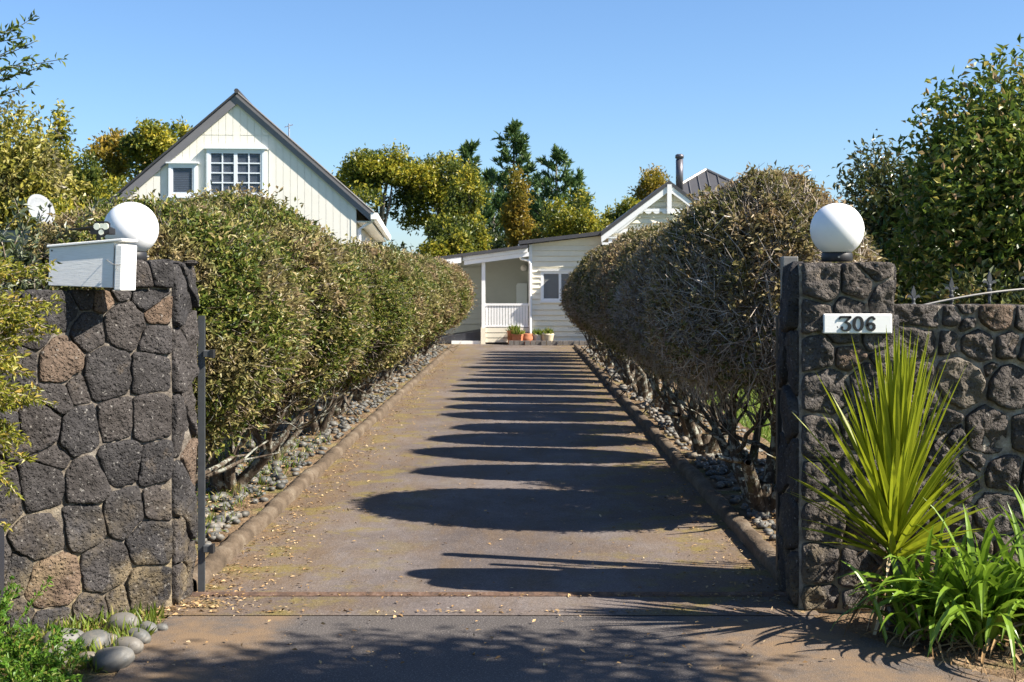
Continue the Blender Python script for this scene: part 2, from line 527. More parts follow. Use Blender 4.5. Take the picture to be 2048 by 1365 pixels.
    M['orange'] = leafmat('bronze_leaf', [(0., (.10, .09, .016)), (.35, (.24, .18, .025)), (.7, (.36, .25, .035)), (1., (.44, .28, .06))],
                          patch=[(0., (.06, .07, .012)), (.6, (.2, .18, .02)), (1., (.36, .28, .03))], patch_scale=.8, trans=.34)
    M['olive'] = leafmat('olive_leaf', [(0., (.09, .105, .02)), (.4, (.24, .23, .035)), (.8, (.38, .33, .06)), (1., (.46, .40, .16))],
                         patch=[(0., (.09, .085, .04)), (1., (.26, .22, .13))], patch_scale=.8, trans=.25)
    M['pine'] = leafmat('pine_needles', [(0., (.035, .075, .024)), (.5, (.075, .135, .038)), (1., (.14, .2, .055))], trans=.2, rough=.55)
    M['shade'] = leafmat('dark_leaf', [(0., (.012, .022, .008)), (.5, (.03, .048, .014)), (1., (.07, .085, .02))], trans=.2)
    M['magnolia'] = leafmat('broad_leaf', [(0., (.05, .09, .015)), (.4, (.10, .15, .024)), (.75, (.20, .24, .04)), (.92, (.34, .29, .07)), (1., (.42, .28, .16))], trans=.36, rough=.38)
    M['glossy'] = leafmat('glossy_dark_leaf', [(0., (.03, .045, .014)), (.5, (.075, .09, .026)), (.85, (.15, .15, .04)), (1., (.28, .18, .07))], trans=.15, rough=.32, spec=.5)
    M['silver'] = leafmat('silvery_leaf', [(0., (.05, .07, .03)), (.5, (.10, .125, .06)), (.85, (.2, .22, .14)), (1., (.4, .42, .36))], trans=.2, rough=.4)
    M['sprig'] = leafmat('sprig_leaf', [(0., (.04, .075, .014)), (.5, (.09, .13, .025)), (1., (.2, .22, .05))], trans=.3)
    M['broom'] = leafmat('yellow_green_spray', [(0., (.09, .11, .012)), (.4, (.2, .21, .022)), (.8, (.34, .31, .05)), (1., (.40, .27, .06))], trans=.3)
    M['fern'] = leafmat('fern_leaf', [(0., (.05, .12, .012)), (.5, (.10, .21, .02)), (.9, (.19, .29, .04)), (1., (.34, .2, .08))], trans=.35)
    m = NM('sword_leaf', .4, .4)
    c = m.ramp(m.island(), [(0., (.14, .19, .012)), (.45, (.25, .30, .015)), (.85, (.37, .37, .025)), (1., (.48, .33, .05))])
    c = m.mix(m.ramp(m.noise(m.mapv(m.coord("Object"), (1, 1, .15)), 30, 3), [(.4, 0.), (.7, .4)]), c, (.10, .16, .012))
    m.done(c); m.translucent(c, .38); M['sword'] = m.m
    m = NM('strap_leaf', .35, .45)
    c = m.ramp(m.island(), [(0., (.07, .14, .014)), (.5, (.14, .24, .02)), (.9, (.24, .34, .035)), (.97, (.45, .32, .05)), (1., (.4, .24, .06))])
    m.done(c); m.translucent(c, .3); M['strap'] = m.m
    m = NM('dead_leaf', .9, .1)
    M['dead'] = m.done(m.ramp(m.island(), [(0., (.10, .06, .03)), (.5, (.27, .17, .08)), (.85, (.42, .29, .15)), (1., (.55, .43, .27))]))
    M['grass'] = leafmat('grass_blade', [(0., (.07, .11, .012)), (.5, (.13, .19, .02)), (.85, (.22, .25, .04)), (1., (.38, .32, .12))], trans=.35)
make_materials()
# ------------------------------------------------------------------ the setting: ground, drive, kerbs, beds
R = random.Random(7)
def sheet(name, poly, z, mat, kind="structure", label=None):
    o = MB().add([(x, y, z) for x, y in poly], [tuple(range(len(poly)))]).build(name, mat)
    return tag(o, label, None, None, kind)

def grid(name, x0, x1, y0, y1, z, nx, ny, mat, amp=.02, freq=3.0, skirt=None):
    xs = np.linspace(x0, x1, nx + 1); ys = np.linspace(y0, y1, ny + 1)
    V = []
    for j, y in enumerate(ys):
        for i, x in enumerate(xs):
            V.append((x, y, z + amp * mnoise.noise((x * freq, y * freq, 3.3))))
    Fc = [(j * (nx + 1) + i, j * (nx + 1) + i + 1, (j + 1) * (nx + 1) + i + 1, (j + 1) * (nx + 1) + i) for j in range(ny) for i in range(nx)]
    o = obj_np(name, V, Fc, mat, None, True)
    return tag(o, kind="structure")

sheet("lawn", [(-1500, -300), (1500, -300), (1500, 2500), (-1500, 2500)], -.03, M['lawn'])
sheet("verge_soil_left", [(-3.6, 3.0), (-1.5, 3.0), (-1.5, 6.9), (-3.6, 6.9)], -.014, M['soil'])
sheet("verge_soil_right", [(1.3, 3.5), (4.6, 3.5), (4.6, 6.9), (1.3, 6.9)], -.014, M['soil'])
sheet("driveway_apron", [(-2.6, 1.5), (3.4, 1.5), (2.6, 4.5), (2.05, 5.2), (1.78, 5.55), (1.56, 5.95), (1.42, 6.30),
                         (-1.72, 6.30), (-1.73, 5.9), (-1.68, 5.3), (-1.75, 4.4)], 0.0, M['chip'])
sheet("driveway", [(-1.78, 6.27), (1.47, 6.27), (1.47, 33.6), (-1.78, 33.6)], .004, M['asphalt'])
sheet("forecourt", [(-9.0, 33.3), (3.2, 33.3), (3.2, 36.6), (-9.0, 36.6)], .001, M['asphalt'])

XL, XR = -1.70, 1.39
def kerb(name, x_in, side, y0, y1):
    """rounded, slightly wavering concrete kerb; side -1 lies to the left of the drive"""
    ys = y0 + (y1 - y0) * np.linspace(0, 1, 420) ** 1.6
    prof = [(0, -.03), (0, .045), (.010, .066), (.032, .078), (.068, .080), (.092, .074), (.105, .05), (.105, -.03)]
    V, Fc = [], []
    for y in ys:
        w = .012 * mnoise.noise((y * 1.3, side * 5, 0)); h = .012 * mnoise.noise((y * 2.1, side * 3, 7))
        for dx, z in prof:
            k = .009 * mnoise.noise((y * 7, dx * 30, z * 30)) + .006 * mnoise.noise((y * 19, dx * 60, z * 60 + 4))
            if abs((y * .9 + side * .3) % 1.0) < .02 and z > .03: k -= .008
            V.append((x_in + side * (dx + k) + w, y, z + (h + k if z > 0 else 0)))
    n = len(prof)
    for j in range(len(ys) - 1):
        for i in range(n - 1):
            a = j * n + i
            Fc.append((a, a + 1, a + n + 1, a + n) if side > 0 else (a + 1, a, a + n, a + n + 1))
    return tag(obj_np(name, V, Fc, M['kerb'], None, True), kind="structure")
kerb("kerb_left", XL, -1, 6.74, 33.4)
kerb("kerb_right", XR, 1, 6.84, 33.4)
bedL = grid("pebble_bed_left", -2.85, -1.79, 6.6, 33.2, .045, 14, 300, M['soil'], .03, 4.0)
bedR = grid("pebble_bed_right", 1.48, 2.5, 6.95, 33.2, .045, 14, 300, M['soil'], .03, 4.0)

def pebble_mesh(seed):
    r = random.Random(seed)
    n, mb = 7, []
    V = [(0, 0, -.28)]
    for k, (rr, z) in enumerate(((.62, -.2), (1, 0), (.74, .19))):
        for i in range(n):
            a = 2 * math.pi * (i + .5 * k) / n
            j = r.uniform(.88, 1.1)
            V.append((.5 * rr * j * math.cos(a), .37 * rr * j * math.sin(a), z * r.uniform(.85, 1.1)))
    V.append((0, 0, .26))
    Fc = []
    for i in range(n):
        j = (i + 1) % n
        Fc.append((0, 1 + j, 1 + i)); Fc.append((1 + 2 * n + i, 1 + 2 * n + j, 1 + 3 * n))
        for k in range(2):
            a, b = 1 + k * n + i, 1 + k * n + j
            Fc.append((a, b, b + n)); Fc.append((a, b + n, a + n))
    return np.array(V), np.array(Fc)
PEB = [pebble_mesh(i) for i in range(8)]
PEBM = [mesh_np("pebble", v, f, [M['pebble']], True) for v, f in PEB]

def pebbles(bed, x0, x1, y0, y1, n, seed, dense_near):
    r = random.Random(seed)
    spots = []
    while len(spots) < n:
        y = y0 + (y1 - y0) * r.random() ** 1.45
        u = r.random(); x = x0 + (x1 - x0) * u
        if mnoise.noise((x * 1.4, y * 1.4, seed)) < -.22 and r.random() < .8: continue
        if dense_near(u) < r.random(): continue
        s = r.uniform(.04, .10) * (1.45 if r.random() < .16 else 1)
        spots.append((y, x, s, r.uniform(0, 6.28), r.uniform(-.35, .35), r.randrange(8)))
    spots.sort()
    for y, x, s, a, t, k in spots[:300]:
        o = bpy.data.objects.new("pebble", PEBM[k])
        o.location = (x, y, .048 + s * .12); o.rotation_euler = (t, t * .6, a); o.scale = (s, s, s)
        link(o, bed)
    parts = []
    for y, x, s, a, t, k in spots[300:]:
        v, f = PEB[k]
        m = np.array(Matrix.Rotation(a, 3, 'Z') @ Matrix.Rotation(t, 3, 'X'))
        parts.append(((v * s) @ m.T + np.array([x, y, .048 + s * .12]), f))
    v, f = merge(parts)
    tag(obj_np("pebbles", v, f, M['pebble'], bed, True), kind="stuff")
pebbles(bedL, -2.75, -1.86, 6.75, 32.8, 1700, 3, lambda u: .25 + .75 * u)
pebbles(bedR, 1.55, 2.4, 7.05, 32.8, 1700, 5, lambda u: 1 - .6 * u)

# leaf litter and grass, nobody could count it
def litter(name, n, fn, seed, mat, L=(.012, .035), z=.012):
    rng = np.random.default_rng(seed)
    P = np.array([fn(rng) for _ in range(n)])
    D = rng.normal(size=(n, 3)); D[:, 2] *= .18
    N = np.tile([0, 0, 1.], (n, 1)) + rng.normal(size=(n, 3)) * .35
    l = rng.uniform(*L, n)
    v, f = leaves(P, D, N, l, l * rng.uniform(.3, .6, n), .2)
    return tag(obj_np(name, v, f, mat), kind="stuff")
def lit_left(r):
    y = 6.4 + 22 * r.random() ** 1.8
    return (XL + abs(r.normal(0, .22)) + .01, y, .012)
def lit_right(r):
    y = 6.5 + 22 * r.random() ** 1.8
    return (XR - abs(r.normal(0, .22)) - .01, y, .012)
def lit_any(r):
    return (r.uniform(-1.65, 1.35), 5.4 + 22 * r.random() ** 2, .012)
def lit_bed(r):
    return (r.uniform(-2.7, -1.85), 6.8 + 20 * r.random() ** 1.6, .085 + r.random() * .04)
def lit_bed_r(r):
    return (r.uniform(1.5, 2.4), 7 + 20 * r.random() ** 1.6, .085 + r.random() * .04)
def lit_wall(r):
    t = r.random()
    return (-1.70 - .5 * t + r.normal(0, .05), 6.55 - .75 * t - abs(r.normal(0, .12)), .008)
def lit_gate(r):
    return (r.uniform(-1.7, 1.4), 6.31 + abs(r.normal(0, .02)) if r.random() < .5 else 6.66 + r.normal(0, .02), .012)
for a in ((1900, lit_left, 1), (900, lit_right, 2), (700, lit_any, 3), (3200, lit_bed, 4), (1500, lit_bed_r, 5), (600, lit_wall, 6), (260, lit_gate, 8)):
    litter("fallen_leaves", a[0], a[1], a[2], M['dead'])

def grass(name, n, fn, seed, h=(.03, .08), mat=None):
    rng = np.random.default_rng(seed)
    P = np.array([fn(rng) for _ in range(n)])
    D = rng.normal(size=(n, 3)) * .45 + np.array([0, 0, 1.])
    N = rng.normal(size=(n, 3))
    l = rng.uniform(*h, n)
    v, f = leaves(P, D, N, l, l * .1 + .002, .1)
    return tag(obj_np(name, v, f, mat or M['grass']), kind="stuff")
grass("lawn_grass", 30000, lambda r: (r.uniform(2.3, 7.5), 7.6 + 14 * r.random() ** 1.5, -.03), 11, (.05, .11))
grass("bed_weeds", 1500, lambda r: (r.uniform(-2.75, -1.9), 6.9 + 6 * r.random() ** 1.4, .07), 12, (.03, .09))
grass("verge_weeds", 1500, lambda r: (-1.72 - .62 * r.random(), 5.35 + .95 * r.random(), -.01), 13, (.03, .11))
grass("dry_verge_grass", 900, lambda r: (r.uniform(1.75, 3.2), r.uniform(5.0, 6.3), -.01), 14, (.02, .06), M['dead'])

# steel gate track across the entrance
tr = MB()
tr.prism_x([(6.645, .003), (6.70, .003), (6.70, .009), (6.682, .010), (6.672, .022), (6.662, .010), (6.645, .009)], -1.72, 1.5)
tag(tr.build("gate_track", M['rust']), "rusty steel sliding gate track set across the drive entrance", "gate track")

# ------------------------------------------------------------------ lava stone walls
def clip(poly, nx, nz, c):
    out = []
    for i in range(len(poly)):
        a, b = poly[i], poly[(i + 1) % len(poly)]
        da, db = a[0] * nx + a[1] * nz - c, b[0] * nx + b[1] * nz - c
        if da <= 0: out.append(a)
        if (da < 0 < db) or (db < 0 < da):
            t = da / (da - db); out.append((a[0] + (b[0] - a[0]) * t, a[1] + (b[1] - a[1]) * t))
    return out

def cells(seeds, u0, u1, z0, z1):
    """Laguerre cells of (u, z, r)"""
    res = []
    for i, (u, z, r, *_) in enumerate(seeds):
        poly = [(u0, z0), (u1, z0), (u1, z1), (u0, z1)]
        for j, (u2, z2, r2, *_) in enumerate(seeds):
            if i == j: continue
            nx, nz = u2 - u, z2 - z
            poly = clip(poly, nx, nz, ((u2*u2 + z2*z2 - r2*r2*.85) - (u*u + z*z - r*r*.85)) / 2)
            if len(poly) < 3: break
        res.append(poly if len(poly) >= 3 else None)
    return res

def stone_from(poly, O, U, Nrm, proud, amp, seed, gap=.012, n=34):
    r = random.Random(seed)
    cx = sum(p[0] for p in poly) / len(poly); cz = sum(p[1] for p in poly) / len(poly)
    # shrink for the joint, cut the corners, resample
    q = []
    for x, z in poly:
        d = math.hypot(x - cx, z - cz) or 1e-6
        k = max(.35, 1 - gap * 1.25 / d); q.append((cx + (x - cx) * k, cz + (z - cz) * k))
    for cut in (.085, .2):
        q2 = []
        for i in range(len(q)):
            a, b = q[i], q[(i + 1) % len(q)]
            q2 += [(a[0] * (1 - cut) + b[0] * cut, a[1] * (1 - cut) + b[1] * cut), (a[0] * cut + b[0] * (1 - cut), a[1] * cut + b[1] * (1 - cut))]
        q = q2
    per = [0]
    for i in range(len(q)):
        a, b = q[i], q[(i + 1) % len(q)]; per.append(per[-1] + math.hypot(b[0] - a[0], b[1] - a[1]))
    if per[-1] < .12: n = 16
    pts, i = [], 0
    for k in range(n):
        s = per[-1] * k / n
        while per[i + 1] < s: i += 1
        t = (s - per[i]) / max(per[i + 1] - per[i], 1e-9)
        a, b = q[i], q[(i + 1) % len(q)]
        pts.append((a[0] + (b[0] - a[0]) * t, a[1] + (b[1] - a[1]) * t))
    rings = ((1.0, -.03), (1.0, .45), (.975, .78), (.93, .93), (.78, 1.0), (.52, 1.0), (.26, 1.02))
    tu, tz = r.uniform(-.12, .12), r.uniform(-.12, .12)
    V, Fc = [], []
    for s, h in rings:
        for (x, z) in pts:
            u, w = cx + (x - cx) * s, cz + (z - cz) * s
            jag = .008 * mnoise.noise((u * 22, w * 22, seed)) + .006 * mnoise.noise((u * 55, w * 55, seed))
            u += (u - cx) * jag * 8; w += (w - cz) * jag * 8
            hh = proud * h + (u - cx) * tu + (w - cz) * tz
            if h > 0:
                hh += amp * (mnoise.noise((u * 9, w * 9, seed * 1.7)) + .7 * mnoise.noise((u * 24, w * 24, seed * 2.3)) + .4 * mnoise.noise((u * 55, w * 55, seed))) * (.5 + .5 * h)
            else: hh = h
            V.append(O + U * u + Vector((0, 0, w)) + Nrm * hh)
    V.append(O + U * cx + Vector((0, 0, cz)) + Nrm * (proud * 1.02))
    for k in range(len(rings) - 1):
        for i in range(n):
            a, b = k * n + i, k * n + (i + 1) % n
            Fc.append((a, b, b + n)); Fc.append((a, b + n, a + n))
    k = (len(rings) - 1) * n
    for i in range(n):
        Fc.append((k + i, k + (i + 1) % n, len(V) - 1))
    return np.array([tuple(v) for v in V]), np.array(Fc)

_sid = [0]
def stone_face(root, O, U, seeds, u0, u1, z0, z1, proud=.03, amp=.010, gap=.012, base='lava'):
    O, U = Vector(O), Vector(U).normalized()
    Nrm = U.cross(Vector((0, 0, 1)))
    for sd, poly in zip(seeds, cells(seeds, u0, u1, z0, z1)):
        _sid[0] += 1
        if not poly: continue
        ar = abs(sum(poly[i][0] * poly[(i+1) % len(poly)][1] - poly[(i+1) % len(poly)][0] * poly[i][1] for i in range(len(poly)))) / 2
        if ar < .0012: continue
        v, f = stone_from(poly, O, U, Nrm, proud * random.Random(_sid[0]).uniform(.75, 1.35), amp, _sid[0], gap)
        mat = M[sd[3]] if len(sd) > 3 else M[base]
        obj_np("stone", v, f, mat, root, True)

def fill(seeds, u0, u1, z0, z1, step, seed, r=.1, near=None):
    """random extra seeds where the list leaves room"""
    rr = random.Random(seed); tries = 0
    while tries < 4000:
        tries += 1
        u, z = rr.uniform(u0 + .04, u1 - .03), rr.uniform(z0 + .03, z1 - .03)
        if all(math.hypot(u - s[0], z - s[1]) > step * (.75 + s[2] * 3) * .8 for s in seeds):
            seeds.append((u, z, r * rr.uniform(.7, 1.1)) + (('lava_brown',) if rr.random() < .15 else ()))
    return seeds

# wall on the left: runs from the drive outwards and towards the street
C = Vector((-1.76, 6.45, 0)); UL = Vector((.7071, .7071, 0))
wl = empty("stone_wall", (0, 0, 0), 0, "dark lava stone wall with end pier carrying the white letterbox, left of the drive", "stone wall")
def wl_uv(px, py):
    k = (px - 1041) / F
    t = (C.x - C.y * k) / (.7071 * (1 - k)); d = C.y - .7071 * t
    return -t, CAM_H - (py - 571) / F * d
spec = [(114,623,38),(166,592,14),(175,663,30),(205,595,18,'lava_brown'),(231,580,10),(246,651,42),(292,601,16),(308,629,15,'lava_brown'),(305,675,22),
 (117,722,42,'lava_brown'),(71,675,22),(212,746,48),(295,743,30),(150,777,14),(111,795,22),(297,835,34),(228,841,33),(157,860,38),(74,854,42),
 (18,768,30),(55,722,15),(18,863,25),(236,928,38),(308,928,26),(79,974,45),(172,965,40),(8,994,35),(99,920,10),(165,1048,36),(244,1023,34),
 (316,1007,22),(83,1069,42),(300,1085,38),(207,1139,42),(103,1168,52,'lava_brown'),(290,1180,40),(33,1152,22),(182,1226,30),(99,1251,38),(37,1234,20),(232,1205,18)]
sd = []
for px, py, r, *m_ in spec:
    u, z = wl_uv(px, py); sd.append((u, z, r / 410.0, *m_))
fill(sd, -2.4, -.9, 0, 1.6, .2, 4)
stone_face(wl, C, UL, sd, -2.4, 0.0, -.02, 1.60, .022, .011, .003)
core = MB()
bk = Vector((-.7071, .7071, 0)) * .33
def wall_core(mb, p, q, off, z0, z1):
    a, b = Vector(p), Vector(q)
    vs = [a, b, b + off, a + off]
    mb.add([(v.x, v.y, z0) for v in vs] + [(v.x, v.y, z1) for v in vs], [(3,2,1,0),(4,5,6,7),(0,1,5,4),(1,2,6,5),(2,3,7,6),(3,0,4,7)])
inset = Vector((-.7071, .7071, 0)) * -.002
wall_core(core, C - UL * 2.4 + inset, C - UL * .02 + inset, bk, -.03, 1.585)
core.build("mortar_core", M['mortar'], wl)
# pier end
UE = Vector((.15, .989, 0)).normalized(); NE = UE.cross(Vector((0, 0, 1)))
pc = MB(); pm = C - UL * .36 + inset
pv = [C - UL * .004 + inset + NE * .001, C + UE * .255 + NE * .001, C + UE * .30 - UL * .36, pm]
pc.add([(v.x, v.y, -.03) for v in pv] + [(v.x, v.y, 1.715) for v in pv], [(3,2,1,0),(4,5,6,7),(0,1,5,4),(1,2,6,5),(2,3,7,6),(3,0,4,7)])
pc.build("pier_core", M['mortar'], wl)
stone_face(wl, C, UL, [(-.07, 1.69, .07), (-.19, 1.66, .07), (-.30, 1.69, .06, 'lava_brown')], -.36, 0, 1.602, 1.75, .03, .012, .005)
end = []
for z0, z1 in ((0, .2), (.2, .42), (.42, .74), (.74, 1.06), (1.06, 1.42), (1.42, 1.74)):
    zc = (z0 + z1) / 2
    end.append((.085, zc, .1)); end.append((.21, zc + .09, .06, 'lava' if R.random() < .6 else 'lava_brown'))
stone_face(wl, C, UE, end, 0.0, .26, 0, 1.74, .026, .014, .004)
for (a, b, sx, sz) in ((-.08, .1, .1, .035), (-.24, .1, .075, .03), (-.12, .24, .11, .03), (.05, .16, .06, .03)):
    p = C + UL * (a - .02) + UE * b
    v, f = PEB[R.randrange(8)]
    ov = v * np.array([sx * 1.7, sx * 1.7, sz * 2]) + np.array([p.x, p.y, 1.735])
    obj_np("cap_stone", ov, f, M['lava'], wl, False)
# coping stones along the wall top
for i in range(13):
    t = .42 + i * .155
    p = C - UL * t + bk * .5
    v, f = PEB[i % 8]
    a = R.uniform(0, 6.28); rot = np.array(Matrix.Rotation(a, 3, 'Z'))
    ov = (v * np.array([.2, .24, .07])) @ rot.T + np.array([p.x, p.y, 1.575])
    obj_np("cap_stone", ov, f, M['lava'], wl, False)

# pier on the right
PX0, PX1, PY = 1.395, 1.865, 6.39
rp = empty("gate_pier", (0, 0, 0), 0, "square lava stone gate pier carrying the 306 number board", "gate pier")
def fr(px, py, d): 
    return (px - 1041) / F * d, CAM_H - (py - 571) / F * d
spec = [(1640,567,36),(1712,570,30),(1745,538,20),(1768,600,27),(1700,612,18),(1625,622,20),(1640,712,20),(1694,712,20,'lava_brown'),(1655,784,45),(1734,763,34),(1771,731,24),
 (1640,876,42),(1708,857,30),(1640,960,36),(1720,955,40),(1650,1040,38),(1730,1055,40),(1635,1130,36),(1715,1140,36),(1640,1200,30),(1720,1205,30),(1772,860,26),(1772,960,26),(1775,1090,26),(1690,664,25),(1750,668,22)]
sd = [(*fr(a, b, PY), c / 400.0, *m_) for a, b, c, *m_ in spec]
stone_face(rp, (0, PY, 0), (1, 0, 0), sd, PX0, PX1, 0, 1.74, .036, .024, .007, 'lava_sunlit')
ls = [(-.1, .12, .1), (-.3, .16, .1), (-.2, .42, .14), (-.1, .7, .1), (-.31, .68, .09), (-.2, .95, .13), (-.12, 1.22, .11), (-.32, 1.25, .09), (-.2, 1.55, .15)]
stone_face(rp, (PX0, 6.39, 0), (0, -1, 0), ls, -.42, -.0, 0, 1.74, .028, .014, .007)
rs_ = [(.1, .2, .12), (.3, .35, .1), (.12, .7, .12), (.3, .9, .1), (.15, 1.25, .13), (.28, 1.6, .1)]
stone_face(rp, (PX1, 6.39, 0), (0, 1, 0), rs_, 0, .42, 0, 1.74, .012, .008)
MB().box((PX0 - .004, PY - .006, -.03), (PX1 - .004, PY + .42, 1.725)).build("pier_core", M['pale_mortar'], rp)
for (x, y, s) in ((1.48, 6.5, .16), (1.66, 6.48, .2), (1.79, 6.53, .15), (1.5, 6.7, .18), (1.72, 6.72, .2)):
    v, f = PEB[R.randrange(8)]
    obj_np("cap_stone", v * np.array([s * 1.15, s * 1.2, .05]) + np.array([x, y, 1.722]), f, M['lava'], rp, False)

# wall on the right
WY = 6.5
rw = empty("stone_wall", (0, 0, 0), 0, "rugged lava stone wall with pale mortar behind the sword-leaved plant, right of the drive", "stone wall")
spec = [(1845,631,38),(1899,635,20),(1928,618,15),(1990,631,40,'lava_brown'),(2041,639,20),(1839,679,38),(1893,683,22),(1954,690,40),(1934,650,18),(2010,691,32),(2045,700,20),
 (1916,762,54,'slab'),(2017,770,48),(1980,742,14),(1839,752,25),(1855,800,22),(1974,865,50),(2037,865,25),(1883,841,26),(1911,873,16),(1914,962,45),(1875,906,14),
 (2005,948,38),(1946,924,18),(1994,1027,48),(1890,1040,40),(2045,955,15),(2017,1100,40),(1958,1100,30),(1830,880,26),(1830,960,30),(1835,1040,26),(1840,1120,30),(1900,1125,30)]
sd = [(*fr(a, b, WY), c / 394.0, *m_) for a, b, c, *m_ in spec]
fill(sd, 1.88, 4.4, 0, 1.53, .19, 9)
stone_face(rw, (0, WY, 0), (1, 0, 0), sd, 1.872, 4.4, 0, 1.53, .042, .027, .011, 'lava_sunlit')
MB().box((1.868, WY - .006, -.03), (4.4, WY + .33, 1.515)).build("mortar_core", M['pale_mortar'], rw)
for i in range(14):
    v, f = PEB[i % 8]; a = R.uniform(0, 6.28); rot = np.array(Matrix.Rotation(a, 3, 'Z'))
    obj_np("cap_stone", (v * np.array([.24, .2, .045])) @ rot.T + np.array([1.99 + i * .18, WY + .16, 1.512]), f, M['lava'], rw, False)

# ------------------------------------------------------------------ globe lamps, number board, letterbox, gate
def globe(loc, label):
    g = empty("globe_lamp", loc, 0, label, "lamp", "globe lamps on the gate piers")
    prof = []
    for i in range(17):
        a = -math.pi / 2 + .42 + (math.pi - .42) * i / 16
        prof.append((max(.137 * math.cos(a), .001), .137 * math.sin(a) + .165))
    MB().lathe(prof, n=40).build("globe", M['globe'], g, True)
    MB().lathe([(.075, 0), (.08, .006), (.078, .04), (.07, .05), (.06, .05)], n=28).build("collar", M['black_steel'], g, True)
    for k in range(3):
        a = -1.7 + k * 2.09
        MB().tube([(.078 * math.cos(a), .078 * math.sin(a), .022), (.088 * math.cos(a), .088 * math.sin(a), .022)], .006, 6).build("screw", M['galv'], g)
    return g
globe((1.632, 6.6, 1.742), "round white globe lamp on the pier with the number board")
globe((-1.995, 6.56, 1.745), "round white globe lamp behind the letterbox")

nb = empty("number_board", (1.668, 6.352, 1.43), 0, "white board with raised black numerals 306 on the gate pier", "house number")
MB().box((-.17, -.026, -.049), (.17, .02, .049)).build("board", M['white'], nb, False, .006)
def stroke(mb, pts, ws, y0=-.0315, y1=-.0255):
    """flat raised stroke with a width at every point"""
    L_, R_ = [], []
    for i, p in enumerate(pts):
        a, b = pts[max(i - 1, 0)], pts[min(i + 1, len(pts) - 1)]
        dx, dz = b[0] - a[0], b[1] - a[1]; l = math.hypot(dx, dz)
        nx, nz = -dz / l, dx / l
        L_.append((p[0] + nx * ws[i], p[1] + nz * ws[i])); R_.append((p[0] - nx * ws[i], p[1] - nz * ws[i]))
    for i in range(len(pts) - 1):
        quad = [R_[i], R_[i + 1], L_[i + 1], L_[i]]
        ar = sum(quad[k][0] * quad[(k + 1) % 4][1] - quad[(k + 1) % 4][0] * quad[k][1] for k in range(4))
        if ar < 0: quad.reverse()
        mb.prism_y(quad, y0, y1)
def arc(cx, cz, rx, rz, a0, a1, n=14):
    return [(cx + rx * math.cos(math.radians(a0 + (a1 - a0) * i / n)), cz + rz * math.sin(math.radians(a0 + (a1 - a0) * i / n))) for i in range(n + 1)]
mb = MB()                                                             # flat-topped 3
stroke(mb, [(-.088, .033), (-.06, .033), (-.034, .033)], [.0055, .0055, .0055])
stroke(mb, [(-.038, .034), (-.052, .018), (-.066, .004)], [.007, .005, .0045])
pts = arc(-.064, -.014, .022, .02, 78, -150, 16)
stroke(mb, pts, [.0045 + .004 * math.sin(math.pi * min(i / 11, 1)) for i in range(len(pts))])
stroke(mb, arc(-.08, -.019, .0035, .0035, 0, 360, 10), [.0035] * 11)
stroke(mb, [(-.088, .033), (-.094, .020)], [.005, .002])
mb.build("numeral_three", M['black_steel'], nb)
mb = MB()
pts = arc(.0, 0, .0205, .033, 0, 360, 26)
stroke(mb, pts, [.0045 + .0035 * abs(math.cos(2 * math.pi * i / 26)) for i in range(27)])
mb.build("numeral_zero", M['black_steel'], nb)
mb = MB()
stroke(mb, arc(.063, -.015, .0165, .0165, 0, 360, 20), [.0055 + .002 * abs(math.cos(2 * math.pi * i / 20)) for i in range(21)])
pts = arc(.069, -.006, .026, .0385, 190, 72, 12)
stroke(mb, pts, [.0075 - .003 * i / 12 for i in range(13)])
stroke(mb, arc(.0785, .0245, .0035, .0035, 0, 360, 10), [.0035] * 11)
mb.build("numeral_six", M['black_steel'], nb)

# white wooden letterbox, leaning a little, its flap hooked shut with wire
lb = empty("letterbox", (-2.02, 6.085, 1.612), math.radians(-14), "weathered white wooden letterbox lying tilted on the left wall", "letterbox")
lb.rotation_euler = (0, math.radians(2.0), math.radians(-7))
def wedge(x0, x1, y0, y1, za0, za1, zb0, zb1):
    return MB().add([(x0,y0,za0),(x1,y0,zb0),(x1,y1,zb0),(x0,y1,za0),(x0,y0,za1),(x1,y0,zb1),(x1,y1,zb1),(x0,y1,za1)],
                    [(3,2,1,0),(4,5,6,7),(0,1,5,4),(1,2,6,5),(2,3,7,6),(3,0,4,7)])
wedge(-.20, .118, -.075, .075, 0, .178, 0, .215).build("box", M['box_paint'], lb, False, .003)
wedge(-.208, .165, -.088, .088, .1785, .1905, .2215, .2335).build("lid", M['box_paint'], lb, False, .003)
fl = MB().prism_x([(-.085, -.012), (.08, -.012), (.08, .205), (-.085, .205)], .128, .166).build("flap", M['box_paint'], lb, False, .006)
MB().tube([(.085, -.079, .13), (.10, -.10, .128), (.125, -.098, .112), (.15, -.09, .108), (.163, -.09, .112)], .0016, 6).build("wire_hook", M['wire'], lb)
MB().tube([(.145, -.089, .112), (.143, -.092, .09), (.15, -.092, .085)], .0014, 6).build("wire_hook", M['wire'], lb)
MB().tube([(-.185, -.0765, .04), (-.185, -.08, .04)], .006, 8).build("screw", M['iron'], lb)
MB().tube([(-.185, -.0765, .165), (-.185, -.08, .165)], .004, 8).build("screw", M['iron'], lb)

